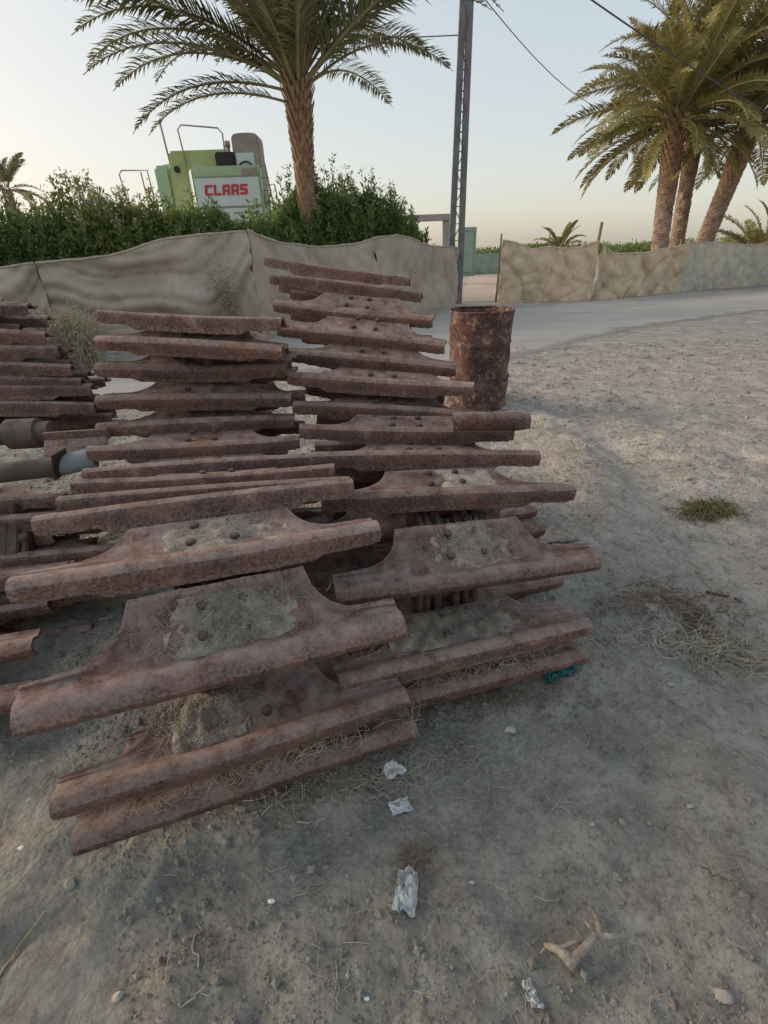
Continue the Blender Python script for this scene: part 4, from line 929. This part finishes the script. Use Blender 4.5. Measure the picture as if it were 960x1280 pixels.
def far_tree(px, row, Yd, wd, label, seed, mt='leafA', n=2600, ll=0.35):
    r_ = np.random.default_rng(seed); c = at(px, row, Yd); h_ = max(1.6, c.z); rt = root('far_tree', (c.x, Yd, 0), label, 'tree', 'low trees on the horizon')
    b = MB(); b.tube([(0, 0, 0), (0.05, 0, h_ * 0.35), (0, 0.05, h_ * 0.7)], [0.14, 0.1, 0.05], 8); link('trunk', b.mesh('trunk', M['stem']), rt)
    cl = r_.normal(size=(26, 3)) * np.array([wd * 0.27, wd * 0.22, h_ * 0.16]) + np.array([0, 0, h_ * 0.58])
    P = cl[r_.integers(0, 26, n)] + r_.normal(size=(n, 3)) * np.array([wd * 0.08, wd * 0.08, h_ * 0.10]); P[:, 2] = np.clip(P[:, 2], 0.15, h_)
    V, F = leaf_quads(P, r_.normal(size=(n, 3)), r_.uniform(0.5, 1.1, n) * ll, r_.uniform(0.5, 1.1, n) * ll * 0.25, r_); link('crown', np_mesh('crown', V, F, M[mt], False), rt)
far_tree(797, 304, 24, 1.6, 'small dark green tree just left of the palm trunks, peeking over the fence', 1, 'leafA', 3000, 0.18)
far_tree(690, 312, 55, 9, 'low distant tree behind the small far palm', 2); far_tree(756, 309, 60, 8, 'low distant tree behind the thick fence post', 3)
far_tree(660, 312, 70, 12, 'low distant tree near the end post of the tan fence', 4); far_tree(860, 300, 60, 12, 'low distant tree behind the tall palm trunks', 5)
far_tree(905, 296, 45, 9, 'low distant tree right of the leaning palm trunk', 6, 'leafB'); far_tree(610, 316, 80, 14, 'faint low distant tree seen through the gap', 7)
far_tree(955, 292, 50, 9, 'low distant tree behind the young palm', 8); far_tree(820, 304, 75, 14, 'far low tree between the small dark tree and the palm trunks', 9)

# ------------------------------------------------------------------ litter and stones on the soil
def film(px, py, w_, h_, m_, name, label, cat, seed, crumple=0.02, rot=0.0, cut=None, n=30):
    c = G(px, py); r_ = np.random.default_rng(seed); u = np.linspace(-1, 1, n); U, Vv = np.meshgrid(u, u)
    ang = np.arctan2(Vv, U); sq = np.maximum(np.abs(U), np.abs(Vv)); edge = 0.78 + 0.34 * fbm(np.cos(ang) * 1.6 + seed, np.sin(ang) * 1.6, 3, seed)
    Xx = U * w_ / 2 * (1 + (edge - 1) * sq); Yy = Vv * h_ / 2 * (1 + (edge - 1) * sq)
    cr_, sr_ = math.cos(rot), math.sin(rot); Xr = Xx * cr_ - Yy * sr_; Yr = Xx * sr_ + Yy * cr_
    Zz = ground_z(Xr + c.x, Yr + c.y) + 0.008 + crumple * (np.abs(fbm(U * 2.3, Vv * 2.3, 4, seed)) * 1.6)
    I = np.arange(n * n).reshape(n, n); F = np.stack([I[:-1, :-1], I[:-1, 1:], I[1:, 1:], I[1:, :-1]], -1).reshape(-1, 4)
    me = np_mesh(name, np.stack([Xr, Yr, Zz], -1).reshape(-1, 3), F, m_, cat == 'rag')
    bm = bmesh.new(); bm.from_mesh(me); bmesh.ops.solidify(bm, geom=bm.faces[:], thickness=0.0012); bm.to_mesh(me); bm.free()
    o = link(name, me); o.location = (c.x, c.y, 0); return tag(o, label, cat)
film(490, 961, 0.078, 0.070, M['paper'], 'paper_scrap', 'white torn paper scrap on the soil in front of the middle track', 'paper', 3, 0.008, 0.7, n=16)
film(500, 1003, 0.085, 0.05, M['plastic_film'], 'plastic_scrap', 'dusty half buried clear plastic just below the white paper scrap', 'plastic scrap', 4, 0.006, 0.3)
film(507, 1108, 0.075, 0.14, M['plastic_film'], 'plastic_scrap', 'crumpled clear plastic bag scrap in the middle of the near soil', 'plastic scrap', 9, 0.022, -0.2)
film(665, 1240, 0.03, 0.06, M['plastic_film'], 'plastic_scrap', 'small stringy plastic shred at the bottom edge of the photo below the root', 'plastic scrap', 12, 0.016, 0.3)
film(692, 836, 0.15, 0.11, M['teal_cloth'], 'cloth_rag', 'dark teal rag caught under the lower end of the right track', 'rag', 6, 0.06, 0.3)
film(692, 666, 0.30, 0.18, M['mud'], 'mud_clod', 'flat pale crusty mud slab beside the right track, behind its first wide shoe', 'mud clod', 7, 0.03, 0.1)
# dead root
def gp_(px, py, dz=0.012, lift=0.014): q = G(px, py); return Vector((q.x, q.y, gz(q.x, q.y) + dz + lift))
b = MB()
b.tube([gp_(682, 1178), gp_(697, 1186, 0.02), gp_(708, 1200, 0.03), gp_(716, 1213, 0.016)], [0.006, 0.010, 0.013, 0.009], 10)
b.tube([gp_(712, 1205, 0.022), gp_(727, 1192, 0.03), gp_(742, 1173, 0.03), gp_(760, 1172, 0.025), gp_(786, 1172, 0.015)], [0.012, 0.010, 0.009, 0.007, 0.004], 10)
b.tube([gp_(748, 1172, 0.028), gp_(745, 1155, 0.03), gp_(740, 1135, 0.02)], [0.008, 0.006, 0.004], 8)
b.tube([gp_(742, 1170, 0.028), gp_(734, 1158, 0.03), gp_(728, 1147, 0.02)], [0.004, 0.003, 0.002], 6)
b.tube([gp_(700, 1188, 0.025), gp_(715, 1181, 0.03), gp_(726, 1180, 0.02)], [0.007, 0.005, 0.003], 8)
b.tube([gp_(755, 1172, 0.02), gp_(768, 1180, 0.018)], [0.004, 0.002], 6); b.tube([gp_(684, 1180, 0.012), gp_(676, 1190, 0.01)], [0.004, 0.002], 6)
o = b.build('dead_root', M['root_wood'], None, smooth=True); recenter(o, gp_(725, 1185, 0)); tag(o, 'forked bleached dead root lying on the soil at the lower right', 'root')
# notable stones
ST = [(838, 858, .016, 'small grey stone on the soil below the broken straw at the right'), (338, 1122, .010, 'small white pebble low left of centre, beside the dark soil hole'),
      (300, 1010, .016, 'pale flat stone just in front of the middle track, left one of two'), (318, 1014, .009, 'small pale pebble just right of the pale flat stone'),
      (638, 910, .022, 'flat grey stone right of the white paper scrap'), (612, 752, .013, 'small stone at the foot of the right track'), (905, 1245, .022, 'dark flat stone in the bottom right corner'),
      (150, 1250, .014, 'pale pebble near the bottom left corner'), (458, 1243, .008, 'white pebble at the bottom edge below the plastic scrap'), (860, 600, .03, 'grey stone just behind the green weed clump'),
      (925, 735, .03, 'pale stone at the right edge beside the black twig'), (700, 735, .012, 'small stone right of the wide right shoe end'), (30, 1065, .010, 'white pebble left of the lowest shoe'),
      (740, 1030, .010, 'light pebble in the open soil right of centre'), (862, 1010, .012, 'grey pebble in the open soil at the right'), (590, 1100, .009, 'dark pebble right of the crumpled plastic'), (90, 1110, .02, 'bluish grey stone in the dark soil at the left')]
for i, (px, py, s, lab) in enumerate(ST):
    q = G(px, py); o = stone((q.x, q.y, gz(q.x, q.y) + s * 0.25), (s, s * random.uniform(.6, .9), s * .6), 50 + i, M['paper'] if ('white' in lab[:12]) else M['stone']); tag(o, lab, 'stone', 'loose stones on the soil')
# twigs
TW = [((0, 1235), (68, 1140), .003, 'long thin twig in the bottom left corner'), ((220, 1268), (256, 1232), .003, 'thick pale straw stalk at the bottom left, left of centre'), ((240, 1205), (243, 1145), .002, 'thin upright lying stalk above the thick pale stalk'),
      ((330, 1085), (388, 1073), .002, 'pale stalk in front of the middle track'), ((362, 1118), (405, 1092), .002, 'short grey stalk beside the white pebble'), ((375, 1022), (410, 1017), .003, 'pale flat splinter below the middle track end'),
      ((865, 780), (912, 768), .005, 'broken pale stick lying on the brown straw at the right'), ((905, 800), (960, 820), .004, 'long dry stalk running out of the right edge'), ((868, 690), (900, 730), .004, 'curved dry stem right of the ruts'), ((888, 728), (935, 742), .007, 'dark charred twig near the right edge'),
      ((700, 860), (650, 850), .002, 'green straw stalk lying by the teal rag'), ((722, 1060), (745, 1085), .0015, 'tiny bent stalk right of the plastic scrap'), ((880, 1085), (900, 1110), .0015, 'tiny dark stalk at the right of the near soil'), ((420, 1210), (422, 1270), .0012, 'thin vertical lying stalk at the bottom edge')]
for i, (a, c, r_, lab) in enumerate(TW):
    b = MB(); rr = random.Random(i); n = 6; A, B = gp_(*a, 0.004 + r_), gp_(*c, 0.004 + r_); pts = []
    for k in range(n + 1):
        p = A.lerp(B, k / n) + Vector((rr.gauss(0, .006), rr.gauss(0, .006), 0)); p.z = gz(p.x, p.y) + r_ * 1.3 + 0.003 * rr.random(); pts.append(p)
    b.tube(pts, [r_ * (1 - 0.4 * k / n) for k in range(n + 1)], 6); o = b.build('twig', M['rust_dark'] if 'dark' in lab else M['straw_grey'] if i % 3 else M['straw']); recenter(o, A); tag(o, lab, 'twig', 'dry twigs on the soil')
# clumps of plant debris
def debris(px, py, wx, wy, n, m_, name, label, cat, seed, lmin, lmax, hh=0.03, wd=0.003):
    c = G(px, py); r = random.Random(seed); b = MB()
    for _ in range(n):
        x, y = r.gauss(0, wx / 2), r.gauss(0, wy / 2); a = r.uniform(0, 6.28); l = r.uniform(lmin, lmax); z = gz(c.x + x, c.y + y); up = r.uniform(0, hh)
        p = [(x, y, z + 0.003), (x + math.cos(a) * l / 2, y + math.sin(a) * l / 2, z + 0.004 + up), (x + math.cos(a + .4) * l, y + math.sin(a + .4) * l, z + 0.004 + up * r.uniform(0, 1))]
        b.tube(p, [wd, wd * .8, wd * .4], 3, cap=False)
    o = b.build(name, m_); o.location = (c.x, c.y, 0); return tag(o, label, cat, None, 'stuff')
debris(888, 632, .16, .11, 300, M['weed'], 'weed_clump', 'small dry green weed clump lying on the pale soil at the right', 'weed', 1, .03, .09, .05, .0035)
debris(845, 752, .30, .16, 260, M['brown_straw'], 'straw_heap', 'brown chopped straw scattered on the rut right of the track', 'straw', 2, .03, .10, .03)
debris(900, 795, .18, .16, 130, M['straw'], 'straw_heap', 'pale straw bundle below the brown straw at the right', 'straw', 3, .05, .16, .03)
debris(855, 800, .35, .12, 200, M['straw_grey'], 'straw_heap', 'grey straw litter along the rut beside the brown straw', 'straw', 4, .03, .09, .02)
debris(735, 590, .35, .2, 90, M['straw_grey'], 'straw_heap', 'thin grey straw litter behind the right track end', 'straw', 5, .03, .09, .02)
debris(420, 965, .55, .10, 620, M['straw_grey'], 'straw_heap', 'straw litter on the soil along the lowest edge of the middle track', 'straw', 6, .02, .09, .025, .0014)
debris(600, 870, .40, .08, 260, M['brown_straw'], 'straw_heap', 'reddish straw litter under the front of the right track', 'straw', 7, .02, .08, .02, .0015)
debris(520, 1065, .05, .05, 90, M['brown_straw'], 'straw_heap', 'small tuft of brown roots above the crumpled plastic', 'straw', 8, .02, .06, .02, .001)
# gravel and fine litter: nobody could count these
def scatter(name, label, n, m_, fn, kind='gravel', seed=1):
    r_ = np.random.default_rng(seed); V = []; F = []
    d = 0.12 + 8.4 * r_.uniform(0, 1, n) ** 1.5; xx = r_.uniform(-1.0, 1.0, n) * (0.75 * d + 0.55) + 0.25; zz = ground_z(xx, d); b = MB()
    for x, y, z in zip(xx, d, zz): fn(b, x, y, z, r_)
    o = b.build(name, m_); return tag(o, label, kind, None, 'stuff')
OCT = [(1, 0, 0), (0, 1, 0), (-1, 0, 0), (0, -1, 0), (0, 0, 1), (0, 0, -1)]; OF = [(0, 1, 4), (1, 2, 4), (2, 3, 4), (3, 0, 4), (1, 0, 5), (2, 1, 5), (3, 2, 5), (0, 3, 5)]
def peb(b, x, y, z, r_):
    s = r_.uniform(0.0018, 0.0048) * (1 + 0.35 * y) * (r_.uniform(1.6, 3.6) if r_.uniform() < 0.05 else 1); a = r_.uniform(0, 3); ca_, sa_ = math.cos(a), math.sin(a); k = r_.uniform(0.6, 1.0, 6)
    b.add([(x + s * k[i] * (p[0] * ca_ - p[1] * sa_), y + s * k[i] * (p[0] * sa_ + p[1] * ca_), z + s * 0.2 + s * 0.7 * p[2]) for i, p in enumerate(OCT)], OF)
def strw(b, x, y, z, r_):
    a = r_.uniform(0, 6.28); l = r_.uniform(0.008, 0.035) * (1 + 0.25 * y); w_ = 0.0007 * (1 + 0.5 * y); p = []
    for k in range(3): p.append((x + math.cos(a) * l * k, y + math.sin(a) * l * k, float(z) + 0.004 + 0.004 * (k == 1))); a += r_.normal() * 0.4
    b.tube(p, w_, 3, cap=False)
scatter('gravel', 'fine pale gravel strewn over the soil', 12000, M['stone'], peb, 'gravel', 1)
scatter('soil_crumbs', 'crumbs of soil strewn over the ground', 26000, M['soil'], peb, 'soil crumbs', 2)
scatter('straw_litter', 'fine straw bits strewn over the soil', 1100, M['straw_grey'], strw, 'straw', 3)
